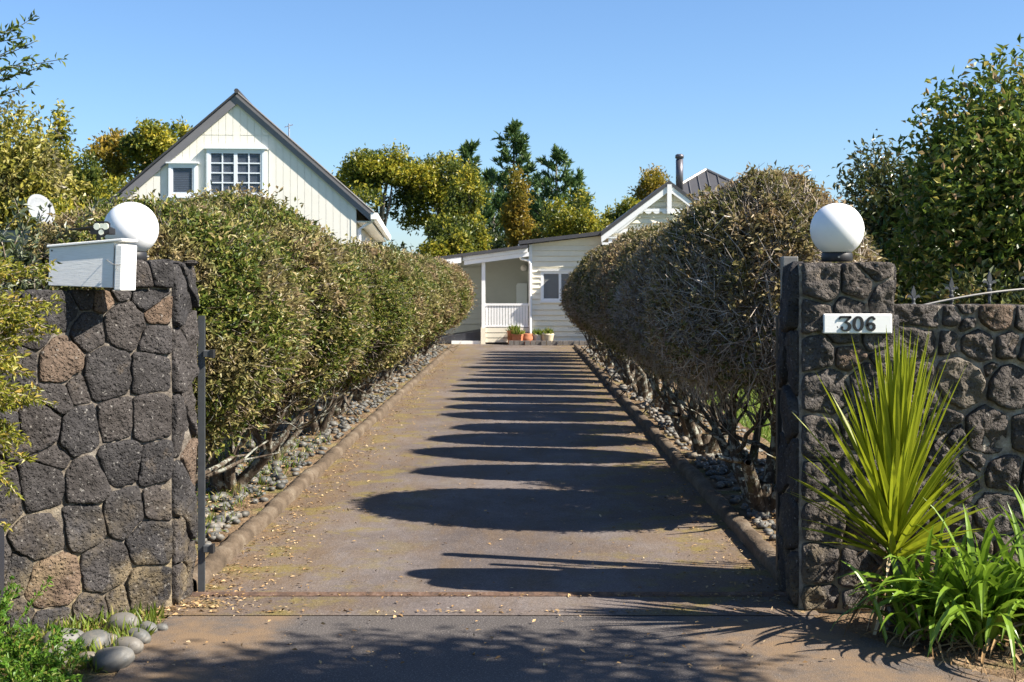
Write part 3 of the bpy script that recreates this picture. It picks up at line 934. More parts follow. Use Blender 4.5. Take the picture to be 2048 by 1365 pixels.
# solar sensor light standing behind the letterbox
sl = empty("solar_light", (-2.06, 6.25, 1.605), math.radians(-12), "small black solar spotlight on a stem behind the letterbox", "solar light")
MB().box((-.008, -.008, 0), (.008, .008, .265)).build("stem", M['black_steel'], sl)
MB().prism_x([(-.03, .262), (.03, .262), (.03, .292), (-.03, .302)], -.03, .075).build("housing", M['black_steel'], sl, False, .004)
MB().prism_y([(-.13, .283), (.0, .297), (.0, .303), (-.13, .289)], -.05, .05).build("solar_panel", M['black_steel'], sl)
hd = MB()
hd.prism_y([(.0, .315), (.0, .27), (.02, .262), (.03, .25), (.05, .25), (.06, .262), (.082, .272), (.082, .315), (.07, .325), (.012, .325)][::-1][::-1], -.045, -.032)
hb = hd.build("lamp_head", M['black_steel'], sl)
for (x, z, r) in ((.018, .30, .0165), (.064, .30, .0165), (.041, .272, .0135), (.041, .302, .0125)):
    mb = MB(); n = 16
    mb.prism_y([(x + r * math.cos(-2*math.pi*k/n), z + r * math.sin(-2*math.pi*k/n)) for k in range(n)][::-1], -.049 - .001 * (r > .016), -.044)
    mb.build("lens", M['lens'], hb)

# sliding gate, pushed open behind the right-hand wall, with its guide post
GY = 6.99
gt = empty("sliding_gate", (0, 0, 0), 0, "black steel sliding gate with spear finials, slid open behind the right wall", "gate")
def rail_z(x): return 1.282 + .326 * math.sin(min(max((x - 1.42) / 3.1, 0), 1) * math.pi)
MB().box((1.398, GY - .025, .05), (1.45, GY + .025, 1.455)).build("stile", M['black_steel'], gt, False, .004)
MB().box((4.45, GY - .025, .05), (4.5, GY + .025, 1.455)).build("stile", M['black_steel'], gt)
MB().box((1.45, GY - .02, .06), (4.45, GY + .02, .12)).build("bottom_rail", M['black_steel'], gt)
MB().box((1.45, GY - .018, .98), (4.45, GY + .018, 1.02)).build("middle_rail", M['black_steel'], gt)
MB().tube([(1.43 + i * .0613, GY - .03, rail_z(1.43 + i * .0613)) for i in range(51)], .0065, 6).build("top_rail", M['wire'], gt)
fin = MB()
fin.lathe([(.006, -.03), (.009, -.03), (.013, -.018), (.008, -.008), (.014, .0), (.014, .008), (.008, .014), (.010, .03), (.007, .038)], n=10)
fin.prism_y([(-.002, .036), (.002, .036), (.013, .062), (.010, .078), (.0, .108), (-.010, .078), (-.013, .062)], -.006, .006)
for s_ in (-1, 1):
    w = [(0, .034), (.012, .05), (.026, .058), (.036, .05), (.034, .04), (.028, .044), (.018, .042), (.006, .028)]
    pts = [(s_ * a, b) for a, b in w]
    fin.prism_y(pts if s_ < 0 else pts[::-1], -.005, .005)
fin_me = fin.mesh("finial", M['iron'])
for k in range(-3, 12):
    x = 2.146 + .2075 * k
    if x < 1.48 or x > 4.42: continue
    zt = rail_z(x)
    MB().tube([(x, GY, .1), (x, GY, zt + .02)], .008, 8).build("bar", M['iron'], gt)
    o = bpy.data.objects.new("finial", fin_me); o.location = (x, GY, zt + .010); link(o, gt)
gp = empty("guide_post", (1.505, 7.17, 0), 0, "grey steel gate guide post behind the right pier", "post")
MB().box((-.042, -.042, -.03), (.042, .042, 1.78)).build("post", M['galv'], gp, False, .004)
MB().box((-.046, -.05, 1.6), (.0, -.043, 1.68)).build("roller_slot", M['black_steel'], gp)
lp = empty("latch_post", (-1.678, 6.735, 0), 0, "thin grey steel latch bar with two brackets on the left pier", "post")
MB().box((-.018, -.006, 0), (.018, .006, 1.46)).build("bar", M['grey_steel'], lp)
for z in (1.26, .235):
    b = MB().box((.012, -.02, z - .018), (.062, .02, z + .018)).build("bracket", M['grey_steel'], lp, False, .003)
    MB().box((.05, -.024, z - .022), (.066, .024, z + .022)).build("end_plate", M['black_steel'], b)

# dark utility box at the left edge
ub = empty("utility_box", (-2.40, 5.62, 0), math.radians(12), "dark navy utility box at the left edge of the verge", "utility box")
MB().box((-.11, -.1, -.02), (.11, .1, .55)).build("body", M['navy'], ub, False, .008)
MB().box((-.12, -.11, .5505), (.12, .11, .575)).build("lid", M['navy'], ub, False, .008)

# loose boulders at the foot of the left wall
BO = [(240,1250,.15,"long flat grey river boulder against the foot of the left wall"), (290,1255,.10,"small grey river boulder nearest the drive at the left wall"),
      (318,1250,.065,"smallest pale pebble at the corner of the left pier"), (270,1275,.12,"rounded grey river boulder beside the drive edge below the left pier"),
      (213,1278,.09,"half-buried grey stone just behind the others at the left wall"), (182,1290,.15,"pointed dark grey boulder in the middle of the heap by the left wall"),
      (120,1290,.17,"broad flat boulder with pale top among the ferns by the left wall"), (250,1296,.13,"smooth grey boulder at the drive edge, second from the bottom"),
      (100,1320,.15,"dark round boulder among the ferns at the bottom left"), (222,1325,.16,"large grey boulder at the drive edge, lowest of the heap"),
      (172,1318,.10,"brownish stone between the two lowest boulders of the left heap")]
for i, (px, py, s, lab) in enumerate(BO):
    d = CAM_H * F / (py + 14 - 571)
    v, f = PEB[(i * 3 + 1) % 8]
    o = bpy.data.objects.new("river_boulder", PEBM[(i * 3 + 1) % 8])
    o.scale = (s * 1.45, s * 1.45, s * 1.5); o.location = ((px - 1041) / F * d, d + .04, s * .24 - .01); o.rotation_euler = (R.uniform(-.15, .15), R.uniform(-.15, .15), R.uniform(-.7, .7))
    sub = o.modifiers.new("smooth", 'SUBSURF'); sub.levels = 1; sub.render_levels = 2
    link(o); tag(o, lab, "boulder", "boulders at the foot of the left wall")
# ------------------------------------------------------------------ clipped hedge bushes
def bush_surface(rng, d, rx, ry, up, dn, lump):
    e = 2.0
    s = (np.abs(d) ** e).sum(1) ** (-1 / e)
    rz = np.where(d[:, 2] > 0, up, dn)
    taper = np.where(d[:, 2] < 0, 1 - .58 * d[:, 2] ** 2, 1.0)
    P = d * s[:, None] * np.stack([rx * taper, ry * taper, rz], axis=1)
    return P * (1 + lump)[:, None]

def bush_meshes(seed, rx, ry, up, dn, cz, tips, leaf, n_twig, bare, lowcut):
    rng = np.random.default_rng(seed)
    rg2 = np.random.default_rng(seed + 100)
    ks = [(rg2.normal(size=3) * 2.6, rg2.uniform(0, 6.28)) for _ in range(7)]
    def lump(d):
        o = np.zeros(len(d))
        for k, ph in ks: o += np.sin(d @ k + ph)
        return o / 7 * .115
    # leaf rosettes
    d = rdir(rng, tips * 2)
    d = d[d[:, 2] > lowcut]
    keep = np.ones(len(d))
    keep *= np.where(d[:, 2] < -.25, .72, 1)
    if bare: keep *= np.where(d[:, 2] > .45, 1, np.where(d[:, 0] < .25, .27 + .3 * (d[:, 2] > .1), .8))
    keep *= np.clip(.9 + 1.7 * sines(rg2, d, 8, 7.0), .10, 1)
    d = d[rng.random(len(d)) < keep][:tips]
    depth = np.abs(rng.normal(0, .11, len(d))); depth = np.where(rng.random(len(d)) < .05, -depth * .35, depth)
    Pt = bush_surface(rng, d, rx, ry, up, dn, lump(d) - depth)
    out = unit(d * np.array([1 / rx, 1 / ry, 1 / up]))
    k = 6
    Pl = np.repeat(Pt, k, 0) + rng.normal(size=(len(Pt) * k, 3)) * leaf * .45
    ol = np.repeat(out, k, 0)
    D = ol * .55 + rdir(rng, len(Pl)) * .95 + np.array([0, 0, .25])
    N = ol + rdir(rng, len(Pl)) * .75 + np.array([0, 0, .3])
    L = leaf * rng.uniform(.65, 1.3, len(Pl))
    fo = leaves(Pl, D, N, L, L * rng.uniform(.34, .5, len(Pl)))
    # twigs reaching to the clipped surface
    d = rdir(rng, n_twig * 2); d = d[d[:, 2] > lowcut - .12]
    if bare: d = d[rng.random(len(d)) < np.where(d[:, 2] < -.38, .15, np.where(d[:, 2] > .45, .5, 1))]
    d = d[:n_twig]
    s0 = rng.uniform(.25, .42, len(d)) if not bare else rng.uniform(.10, .40, len(d))
    P0 = bush_surface(rng, d, rx, ry, up, dn, lump(d) - s0)
    d2 = unit(d + rng.normal(size=d.shape) * (.14 if not bare else .24))
    P2 = bush_surface(rng, d2, rx, ry, up, dn, lump(d2) + rng.normal(.0, .035, len(d)))
    P1 = (P0 + P2) / 2 + rng.normal(size=P0.shape) * .035
    tw = twigs(P0, P1, P2, rng.uniform(.0028, .006, len(d)), np.full(len(d), .0012))
    for v, _ in (fo, tw): v[:, 2] += cz
    # stems
    segs = [(np.array([0, 0, -.05]), np.array([0, 0, .1]), .1, .075), (np.array([0, 0, .1]), np.array([.01, 0, .2]), .075, .05)]
    ns = int(rng.integers(4, 7))
    for i in range(ns):
        a = 2 * math.pi * (i + rng.uniform(-.3, .3)) / ns
        grow(rng, (.02 * math.cos(a), .02 * math.sin(a), -.02), (.55 * math.cos(a), .55 * math.sin(a) * ry / rx, 1), .46, rng.uniform(.035, .06), 4, segs, .5, .12, (2, 3), 3, .64)
    segs = segs[:2] + [s_ for s_ in segs[2:] if (s_[1][0] / rx) ** 2 + (s_[1][1] / ry) ** 2 + ((s_[1][2] - cz) / (up if s_[1][2] > cz else dn * 2)) ** 2 < .97]
    ends, kept = set(), []
    for i_, s_ in enumerate(segs):                      # drop what lost its parent branch
        if i_ < 2 or s_[0][2] < 0 or tuple(np.round(s_[0], 4)) in ends:
            kept.append(s_); ends.add(tuple(np.round(s_[1], 4)))
    st = limbs(kept, 6)
    return st, tw, fo

def bush_proto(args, mats):
    st, tw, fo = bush_meshes(*args)
    return (mesh_np("stems", *st, [M['bark']], True), mesh_np("twigs", *tw, [mats[0]]), mesh_np("foliage", *fo, [mats[1]]))

L_near = [bush_proto((21 + i, .92, .90, .98, .95, 1.40, 13500, .041, 5500, False, -.84), (M['twig'], M['hedge'])) for i in range(2)]
L_far = [bush_proto((31 + i, .92, .88, .98, .98, 1.40, 5600, .062, 2600, False, -.84), (M['twig'], M['hedge'])) for i in range(2)]
R_near = [bush_proto((41 + i, .74, .57, 1.06, .95, 1.40, 7200, .042, 11000, True, -.5), (M['grey_twig'], M['hedge_top'])) for i in range(2)]
R_far = [bush_proto((51 + i, .74, .54, 1.06, 1.0, 1.40, 3300, .06, 3800, True, -.75), (M['grey_twig'], M['hedge_top'])) for i in range(2)]
ORD = "first second third fourth fifth sixth seventh eighth ninth tenth eleventh twelfth thirteenth fourteenth fifteenth sixteenth seventeenth eighteenth nineteenth twentieth".split()
def put_bush(proto, loc, rz, sc, brown, label, group):
    b = empty("hedge_bush", loc, rz, label, "hedge bush", group)
    b.scale = sc
    for me in proto:
        o = bpy.data.objects.new(me.name.split(".")[0], me)
        o.color = (brown, brown, brown, 1)
        link(o, b)
    return b
R = random.Random(77)
yl = [7.8, 9.65, 11.5, 13.4, 15.3, 17.2, 19.1, 21.0, 22.9, 24.8, 26.7, 28.6, 30.4, 32.0]
for i, y in enumerate(yl):
    p = (L_near if i < 4 else L_far)[i % 2]
    h = [.885, .945, .80, .85, .80, .86, .82, .88, .84, .88, .85, .88, .87, .9][i]
    br = [.90, .90, .96, .88, .92, .95, .88, .94, .90, .97, .92, .95, .93, 1.2][i]
    put_bush(p, ((-2.3 if i == 0 else -2.16) + R.uniform(-.07, .07), y, .05), math.pi * (i // 2 % 2) + R.uniform(-.25, .25), ([1.0, 1.12, .92, 1.08, .94][i % 5], [1.0, 1.12, .90, 1.04, .95][i % 5], h), br,
             f"{ORD[i]} clipped bush from the gate in the sunlit hedge left of the drive", "hedge bushes left of the drive")
yr = [8.85, 10.6, 11.8, 13.0] + [13.0 + 1.17 * k for k in range(1, 16)]
for i, y in enumerate(yr):
    p = (R_near if i < 4 else R_far)[i % 2]
    sc = (1.06 if i == 0 else 1.0, 1.5 if i == 0 else R.uniform(.74, .98), (.955 if i == 0 else .88 + R.uniform(-.06, .06)))
    put_bush(p, ((1.68 if i == 0 else 1.76) + R.uniform(-.07, .07), y + (R.uniform(-.12, .12) if i > 1 else 0), .05), R.uniform(-.2, .2), sc, [.93, .95, 1.0, .9, .96, .92, 1.05, .95][i % 8] if i < 18 else 1.1,
             f"{ORD[i]} clipped bush from the gate in the twiggy shaded hedge right of the drive", "hedge bushes right of the drive")

# ------------------------------------------------------------------ strap-leaved plants by the right-hand pier
def strip(p, d, length, width, droop, rng, seg=7, fold=.25, base=.55):
    """one arching leaf: three vertices across"""
    p = np.array(p, float); d = np.array(d, float); d /= np.linalg.norm(d)
    side = np.cross(d, [0, 0, 1.]); 
    if np.linalg.norm(side) < .1: side = rng.normal(size=3); side[2] = 0
    side /= np.linalg.norm(side)
    side = side + rng.normal(size=3) * .25; side /= np.linalg.norm(side)
    V = []
    for i in range(seg + 1):
        t = i / seg
        w = width * (base + (1 - base) * min(t * 3.5, 1)) * (1 - max(0, (t - .45) / .55) ** 1.6)
        up = np.cross(side, d); up /= np.linalg.norm(up)
        V += [p - side * w / 2 + up * w * fold, p.copy(), p + side * w / 2 + up * w * fold]
        p = p + d * length / seg
        d = d + np.array([0, 0, -droop * (.3 + t * 1.4) / seg]); d /= np.linalg.norm(d)
    Fc = []
    for i in range(seg):
        a = i * 3
        Fc += [(a, a + 1, a + 4), (a, a + 4, a + 3), (a + 1, a + 2, a + 5), (a + 1, a + 5, a + 4)]
    return np.array(V), np.array(Fc)

rng = np.random.default_rng(5)
cp = empty("cabbage_palm", (1.77, 6.06, 0), 0, "tall yellow-green sword-leaved plant fanning out in front of the right pier", "plant")
NL = 150
dead_parts = []
for i in range(NL):
    t = i / NL                                    # 0 youngest, upright; 1 oldest, low
    el = math.radians(89 - 66 * t ** 1.3 + rng.normal(0, 4)); az = i * 2.39996 + rng.normal(0, .15)
    d = (math.cos(el) * math.cos(az), math.cos(el) * math.sin(az) * .75 - .12, math.sin(el))
    l = (.93 - .50 * max(0, t - .2)) * rng.uniform(.82, 1.05)
    if d[1] > .25: l *= .6
    if d[0] > .35: l *= .78
    z0 = .52 - .22 * t
    v, f = strip((rng.normal(0, .012), rng.normal(0, .012), z0), d, l, rng.uniform(.028, .042), .10 + .35 * t, rng, 7, .22)
    obj_np("leaf", v, f, M['sword'], cp)
for i in range(46):
    az = rng.uniform(0, 6.28); el = rng.uniform(-1.2, .1)
    d = (math.cos(el) * math.cos(az), math.cos(el) * math.sin(az) - .1, math.sin(el))
    dead_parts.append(strip((rng.normal(0, .02), rng.normal(0, .02), rng.uniform(.2, .38)), d, rng.uniform(.25, .5), .018, 1.2, rng, 6))
obj_np("dead_leaves", *merge(dead_parts), M['dead'], cp)
MB().tube([(0, 0, -.02), (.01, 0, .2), (0, 0, .5)], [.05, .045, .02], 10).build("stem", M['bark'], cp, True)

def agapanthus(loc, n, seed, label, lmin=.34, lmax=.62):
    rg = np.random.default_rng(seed)
    ag = empty("agapanthus", loc, 0, label, "plant", "strap-leaved clumps by the right wall")
    for i in range(n):
        az = i * 2.39996 + rg.normal(0, .3); el = math.radians(rg.uniform(38, 84))
        d = (math.cos(el) * math.cos(az), math.cos(el) * math.sin(az), math.sin(el))
        l = rg.uniform(lmin, lmax) * (.75 if d[1] > .2 else 1)
        v, f = strip((rg.normal(0, .055), rg.normal(0, .05), rg.uniform(0, .06)), d, l, rg.uniform(.032, .048), rg.uniform(1.6, 3.4), rg, 9, .15, .8)
        obj_np("leaf", v, f, M['strap'], ag)
    parts = []
    for i in range(26):
        az = rg.uniform(0, 6.28); el = rg.uniform(.1, .8)
        parts.append(strip((rg.normal(0, .06), rg.normal(0, .06), .02), (math.cos(el) * math.cos(az), math.cos(el) * math.sin(az), math.sin(el)), rg.uniform(.2, .4), .016, 2.6, rg, 6))
    obj_np("dead_leaves", *merge(parts), M['dead'], ag)
agapanthus((1.84, 5.86, 0), 70, 1, "glossy green strap-leaved clump at the foot of the sword-leaved plant", .34, .58)
agapanthus((2.06, 5.76, 0), 115, 2, "largest arching green strap-leaved clump in front of the right wall", .42, .72)
agapanthus((2.36, 5.86, 0), 95, 3, "green strap-leaved clump cut by the right edge of the picture", .42, .72)

# ------------------------------------------------------------------ plants along the left edge
def frond_plant(name, label, cat, stems, mat, leaf, per, seed, group=None, stem_mat=None, wl=.35):
    """stems: list of (start, dir, length, droop)"""
    rg = np.random.default_rng(seed)
    base = stems[0][0]
    o = empty(name, (0, 0, 0), 0, label, cat, group)
    Ps, Ds, Ns, tub = [], [], [], []
    for p, d, l, dr in stems:
        p = np.array(p, float); d = np.array(d, float); d /= np.linalg.norm(d)
        seg = 8
        for i in range(seg):
            q = p + d * l / seg
            tub.append((p, q, .004 * (1 - i / seg) + .0015, .004 * (1 - (i + 1) / seg) + .0012))
            m = max(1, int(per / seg))
            t = rg.random((m, 1)); pts = p + (q - p) * t
            dd = d * .75 + rdir(rg, m) * .85
            Ps.append(pts + rg.normal(size=pts.shape) * .006); Ds.append(dd); Ns.append(rdir(rg, m) + np.array([0, -.3, .7]))
            p = q
            d = d + rg.normal(size=3) * .07 + np.array([0, 0, -dr / seg]); d /= np.linalg.norm(d)
    P, D, N = np.concatenate(Ps), np.concatenate(Ds), np.concatenate(Ns)
    L = leaf * rg.uniform(.6, 1.3, len(P))
    tag(obj_np("stems", *limbs(tub, 4), stem_mat or M['twig'], o), kind="stuff")
    obj_np("foliage", *leaves(P, D, N, L, L * wl), mat, o)
    return o
rg = np.random.default_rng(3)
st = []
for i in range(300):
    z = rg.uniform(.90, 1.62); st.append(((-2.62 + rg.normal(0, .1), 5.3 + rg.normal(0, .1), z), (1, .15 + rg.normal(0, .25), rg.normal(.12, .3)), rg.uniform(.26, .56) * (1.0 if z > 1.15 else .75), .35))
for i in range(30):
    st.append(((-2.62 + rg.normal(0, .08), 5.3, rg.uniform(.3, .95)), (1, .1 + rg.normal(0, .25), rg.normal(.05, .3)), rg.uniform(.25, .42), .3))
bs = frond_plant("trailing_shrub", "yellow-green feathery shrub hanging over the left end of the wall", "shrub", st, M['broom'], .032, 130, 4)
MB().tube([(-2.7, 5.28, -.02), (-2.66, 5.3, .7), (-2.64, 5.3, 1.5)], [.04, .03, .012], 8).build("trunk", M['bark'], bs, True)
st = []
for i in range(120):
    st.append(((-3.0 + rg.normal(0, .16), 7.15 + rg.normal(0, .14), rg.uniform(1.1, 1.7)), (.35 + rg.normal(0, .5), -.2 + rg.normal(0, .4), .7 + rg.normal(0, .3)), rg.uniform(.3, .58), .2))
sv = frond_plant("silver_shrub", "grey-green leafy shrub behind the wall beside the letterbox", "shrub", st, M['silver'], .06, 46, 6, None, None, .3)
MB().tube([(-3.0, 7.15, -.03), (-3.02, 7.15, .8), (-3.0, 7.15, 1.4)], [.06, .045, .02], 8).build("trunk", M['bark'], sv, True)
st = []
for (px, py) in ((122, 112), (80, 72), (60, 118), (95, 140), (48, 166), (40, 95), (28, 60), (20, 175), (10, 45), (70, 100)):
    e = at(px, py, 6.5); s0 = (-2.95, 6.5, e.z - .16)
    d = (e.x - s0[0], .04, (e.z - s0[2]) * 1.1); st.append((s0, d, math.sqrt(d[0]**2 + d[2]**2) * 1.02, .05))
for i in range(60):
    st.append(((-3.95 + rg.normal(0, .2), 6.5 + rg.normal(0, .3), rg.uniform(2.2, 3.1)), (rg.normal(-.4, .5), rg.normal(0, .6), .6), rg.uniform(.3, .5), .2))
ot = frond_plant("overhanging_tree", "leafy tree whose twigs reach in at the upper left corner", "tree", st, M['sprig'], .045, 64, 7, None, M['bark'], .32)
MB().tube([(-3.5, 6.55, -.03), (-3.45, 6.5, 1.2), (-3.5, 6.5, 2.4), (-3.2, 6.5, 2.6), (-2.9, 6.5, 2.72)], [.09, .07, .04, .02, .01], 8).build("trunk", M['bark'], ot, True)
st = []
for i in range(130):
    x, y = rg.uniform(-2.35, -1.86), rg.uniform(4.95, 5.55)
    if x > -1.98 and y > 5.35: continue
    st.append(((x, y, -.01), (rg.normal(.1, .6), rg.normal(-.1, .5), rg.uniform(.5, 1.3)), rg.uniform(.12, .26), .9))
for i in range(26):
    st.append(((-2.33 + rg.normal(0, .04), 5.45 + rg.normal(0, .05), 0), (.15 + rg.normal(0, .3), rg.normal(0, .3), 1), rg.uniform(.25, .46), .5))
frond_plant("fern", "bright green feathery fern and weed patch at the lower left corner", "fern", st, M['fern'], .026, 72, 9, None, M['grass'], .42)

# ------------------------------------------------------------------ trees
def crown(rng, blobs, n, leaf, wl=.5, k=5, jitter=1.2, hollow=.55):
    B = np.array(blobs, float)
    wgt = (B[:, 3] * B[:, 4] * B[:, 5]) ** (2 / 3); wgt /= wgt.sum()
    m = n // k
    bi = rng.choice(len(B), m, p=wgt)
    d = rdir(rng, m)
    r = 1 - hollow * rng.random(m) ** 1.6
    r *= 1 + .22 * sines(rng, d + B[bi, :3] * 3.1, 6, 3.2)
    C_ = B[bi, :3] + d * B[bi, 3:6] * r[:, None]
    P = np.repeat(C_, k, 0) + rng.normal(size=(m * k, 3)) * leaf * jitter * .6
    dd = np.repeat(d, k, 0)
    D = dd * .5 + rdir(rng, m * k) + np.array([0, 0, .15])
    N = dd * .8 + rdir(rng, m * k) * .8 + np.array([0, 0, .5])
    L = leaf * rng.uniform(.6, 1.25, m * k)
    return leaves(P, D, N, L, L * wl * rng.uniform(.75, 1.2, m * k))

def make_blobs(rng, kind, H, rx, z0, k):
    out = []
    for i in range(k):
        if kind == 'column':
            t = (i + rng.random()) / k; z = z0 + (H - z0) * t
            w = rx * (1 - .75 * t ** 1.5) * (.55 + .45 * min(t * 5, 1))
            out.append((rng.normal(0, w * .35), rng.normal(0, w * .35), z, w * .6, w * .6, (H - z0) / k * 1.1))
        elif kind == 'umbrella':
            a = rng.uniform(0, 6.28); q = rx * rng.random() ** .6
            z = H - .5 * rx * (q / rx) ** 2 - rng.random() ** 2 * (H - z0) * .75 - .25
            out.append((q * math.cos(a), q * math.sin(a), z, rx * rng.uniform(.26, .42), rx * rng.uniform(.26, .42), rx * rng.uniform(.2, .32)))
        else:
            d = rng.normal(size=3); d /= np.linalg.norm(d); q = rng.random() ** .4
            zc, rz = (z0 + H) / 2, (H - z0) / 2
            s = rng.uniform(.28, .46)
            out.append((d[0] * q * rx * .75, d[1] * q * rx * .75, zc + d[2] * q * rz * .78, rx * s, rx * s, min(rx, rz) * s))
    return out

def tree(name, label, loc, kind, H, rx, z0, k, n, leaf, mat, seed, trunk=.12, bark='pale_bark', wl=.5, group=None, cat="tree", forks=7):
    rg = np.random.default_rng(seed)
    t = empty(name, loc, 0, label, cat, group)
    blobs = make_blobs(rg, kind, H, rx, z0, k)
    obj_np("crown", *crown(rg, blobs, n, leaf, wl), M[mat], t)
    mb = MB(); fork = z0 * .75 + .1 * H if kind != 'column' else H * .85
    tx, ty = rg.normal(0, .1), rg.normal(0, .1)
    mb.tube([(0, 0, -.05), (tx * .6, ty * .6, fork * .5), (tx, ty, fork)], [trunk * 1.15, trunk * .9, trunk * (.75 if kind != 'column' else .2)], 8)
    order = sorted(blobs, key=lambda b: -b[2])[:forks * 2:2]
    for b in order:
        if kind == 'column':
            zb = max(.3, b[2] - .5); s0 = Vector((tx * zb / fork, ty * zb / fork, zb))
        else: s0 = Vector((tx, ty, fork - .1))
        e = Vector(b[:3]); mid = s0.lerp(e, .5) + Vector((rg.normal(0, .15), rg.normal(0, .15), .12 * (e - s0).length))
        mb.tube([s0, mid, e], [trunk * .55, trunk * .35, trunk * .12], 6)
    mb.build("trunk", M[bark], t, True)
    return t

BG = "trees behind the houses"
def bgtree(px, top, d, label, kind, rx, z0, k, n, mat, seed, leaf=.15, trunk=.1, bark='pale_bark', name="golden_tree"):
    p = at(px, top, d)
    return tree(name, label, (p.x, d, -.03), kind, p.z + .03, rx, z0, k, int(n * 1.35), leaf * 1.12, M and mat, seed, trunk, bark, .5, BG)
bgtree(28, 232, 33, "broad dull olive tree at the left edge behind the satellite dish", 'round', 2.15, .6, 40, 30000, 'olive', 1, .15)
bgtree(118, 240, 38, "slender green-gold tree peeping over the olive tree on the left", 'column', 1.0, .8, 12, 8000, 'gold', 2, .14)
bgtree(188, 263, 36, "bright golden tree right of the olive tree", 'round', 1.05, .8, 18, 8500, 'gold', 3, .13)
bgtree(150, 400, 31, "low golden shrub above the carport", 'round', 1.25, .4, 16, 7000, 'gold', 4, .12)
bgtree(235, 268, 42, "thin open tree with bronze top left of the barn gable", 'umbrella', .95, 3.0, 12, 4200, 'orange', 5, .14, .06)
bgtree(310, 250, 41, "open golden tree with bare stems touching the barn roof edge", 'umbrella', 1.15, 3.6, 14, 6000, 'gold', 6, .14, .07)
bgtree(385, 244, 43, "small tuft-topped tree showing over the left roof slope of the barn", 'umbrella', .95, 5.0, 9, 3000, 'gold', 7, .14, .06)
bgtree(255, 318, 39, "fuller golden tree filling the gap beside the barn's left roof edge", 'round', 1.25, .8, 16, 7000, 'gold', 17, .13)
bgtree(758, 303, 46, "spreading golden tree with forked pale trunk right of the barn", 'umbrella', 1.5, 3.2, 21, 8800, 'gold', 8, .14, .13)
bgtree(868, 303, 47, "golden tree with rounded bronze crown between barn and pines", 'umbrella', 1.25, 2.9, 21, 8800, 'gold', 9, .14, .12)
bgtree(940, 335, 44, "tall narrow yellow-green tree left of the middle pine", 'column', 1.15, .8, 12, 9000, 'gold', 10, .13)
bgtree(890, 420, 41, "low spreading yellow-green tree above the porch roof", 'round', 1.1, .9, 15, 7000, 'gold', 11, .13)
bgtree(1036, 362, 45, "bronze conical tree in front of the middle pine", 'column', 1.25, .8, 11, 9000, 'orange', 12, .13)
bgtree(1130, 352, 44, "wide golden tree above the lean-to roof", 'round', 1.35, .7, 20, 10000, 'gold', 13, .13)
bgtree(1185, 410, 43, "small golden tree beside the villa gable", 'round', .85, .7, 10, 4500, 'gold', 14, .13)
bgtree(1245, 355, 52, "shorter bronze-gold tree left of the flue", 'round', .95, 1.5, 12, 6000, 'gold', 15, .15)
bgtree(1305, 312, 54, "bronze-gold tree rising behind the villa gable beside the flue", 'round', 1.3, 1.5, 18, 9000, 'orange', 16, .15)
for i, (px, top, d, rx) in enumerate(((700, 470, 50, 1.5), (795, 498, 50, 1.6), (900, 490, 52, 1.4), (985, 455, 52, 1.8), (1075, 440, 54, 1.8), (1160, 450, 50, 1.4))):
    bgtree(px, top, d, ["dark undergrowth tree beside the barn eave", "dark undergrowth below the forked golden tree", "dark undergrowth left of the bronze conical tree",
                        "dark undergrowth between the pines' feet", "dark undergrowth below the right pine", "dark undergrowth behind the lean-to"][i], 'round', rx, .2, 14, 6000, 'shade', 60 + i, .17, .1, 'bark', "dark_tree")

def pine(px, top, d, label, seed, spread):
    rg = np.random.default_rng(seed)
    p = at(px, top, d); H = p.z
    t = empty("pine_tree", (p.x, d, 0), 0, label, "tree", "pines behind the porch")
    mb = MB(); mb.tube([(0, 0, -.05), (.05, 0, H * .5), (0, 0, H * .98)], [.2, .13, .015], 8); mb.build("trunk", M['bark'], t, True)
    segs, P, D = [], [], []
    z = 1.2
    while z < H - .25:
        f = (H - z) / H
        for k in range(rg.integers(4, 7)):
            a = rg.uniform(0, 6.28); l = spread * (f ** .8 + .10) * rg.uniform(.6, 1.15)
            q = np.array([0, 0, z + rg.normal(0, .1)]); dr = np.array([math.cos(a), math.sin(a), .25])
            ns = max(2, int(l / .3))
            for j in range(ns):
                q2 = q + dr / np.linalg.norm(dr) * l / ns
                segs.append((q, q2, .035 * f + .012, .03 * f + .008))
                for _ in range(4 + 7 * (j == ns - 1)):
                    P.append(q + (q2 - q) * rg.random() + rg.normal(size=3) * .05); D.append(dr * .6 + rg.normal(size=3) * .55 + np.array([0, 0, .55]))
                dr = dr + np.array([0, 0, .30]); q = q2
        z += .42 + .12 * rg.random()
    for j in range(40):
        P.append(np.array([rg.normal(0, .04), rg.normal(0, .04), H - .6 * rg.random()])); D.append(rg.normal(size=3) * .4 + np.array([0, 0, 1]))
    P = np.repeat(np.array(P), 3, 0); D = np.repeat(np.array(D), 3, 0) + rg.normal(size=P.shape) * .45
    L = rg.uniform(.2, .42, len(P))
    obj_np("crown", *leaves(P, D, rg.normal(size=P.shape), L, L * .26), M['pine'], t)
    obj_np("branches", *limbs(segs, 4), M['bark'], t)
pine(938, 292, 58, "dark green pine left of the tallest pine", 1, 2.1)
pine(1027, 250, 60, "tallest dark green pine behind the porch", 2, 2.6)
pine(1112, 298, 59, "dark green pine right of the tallest pine", 3, 2.5)
pine(985, 345, 63, "shorter pine standing between the two left pines", 4, 2.4)
pine(1075, 350, 64, "shorter pine standing between the two right pines", 5, 2.4)
pine(1160, 345, 62, "smallest pine beside the golden tree at the right of the row", 6, 1.5)

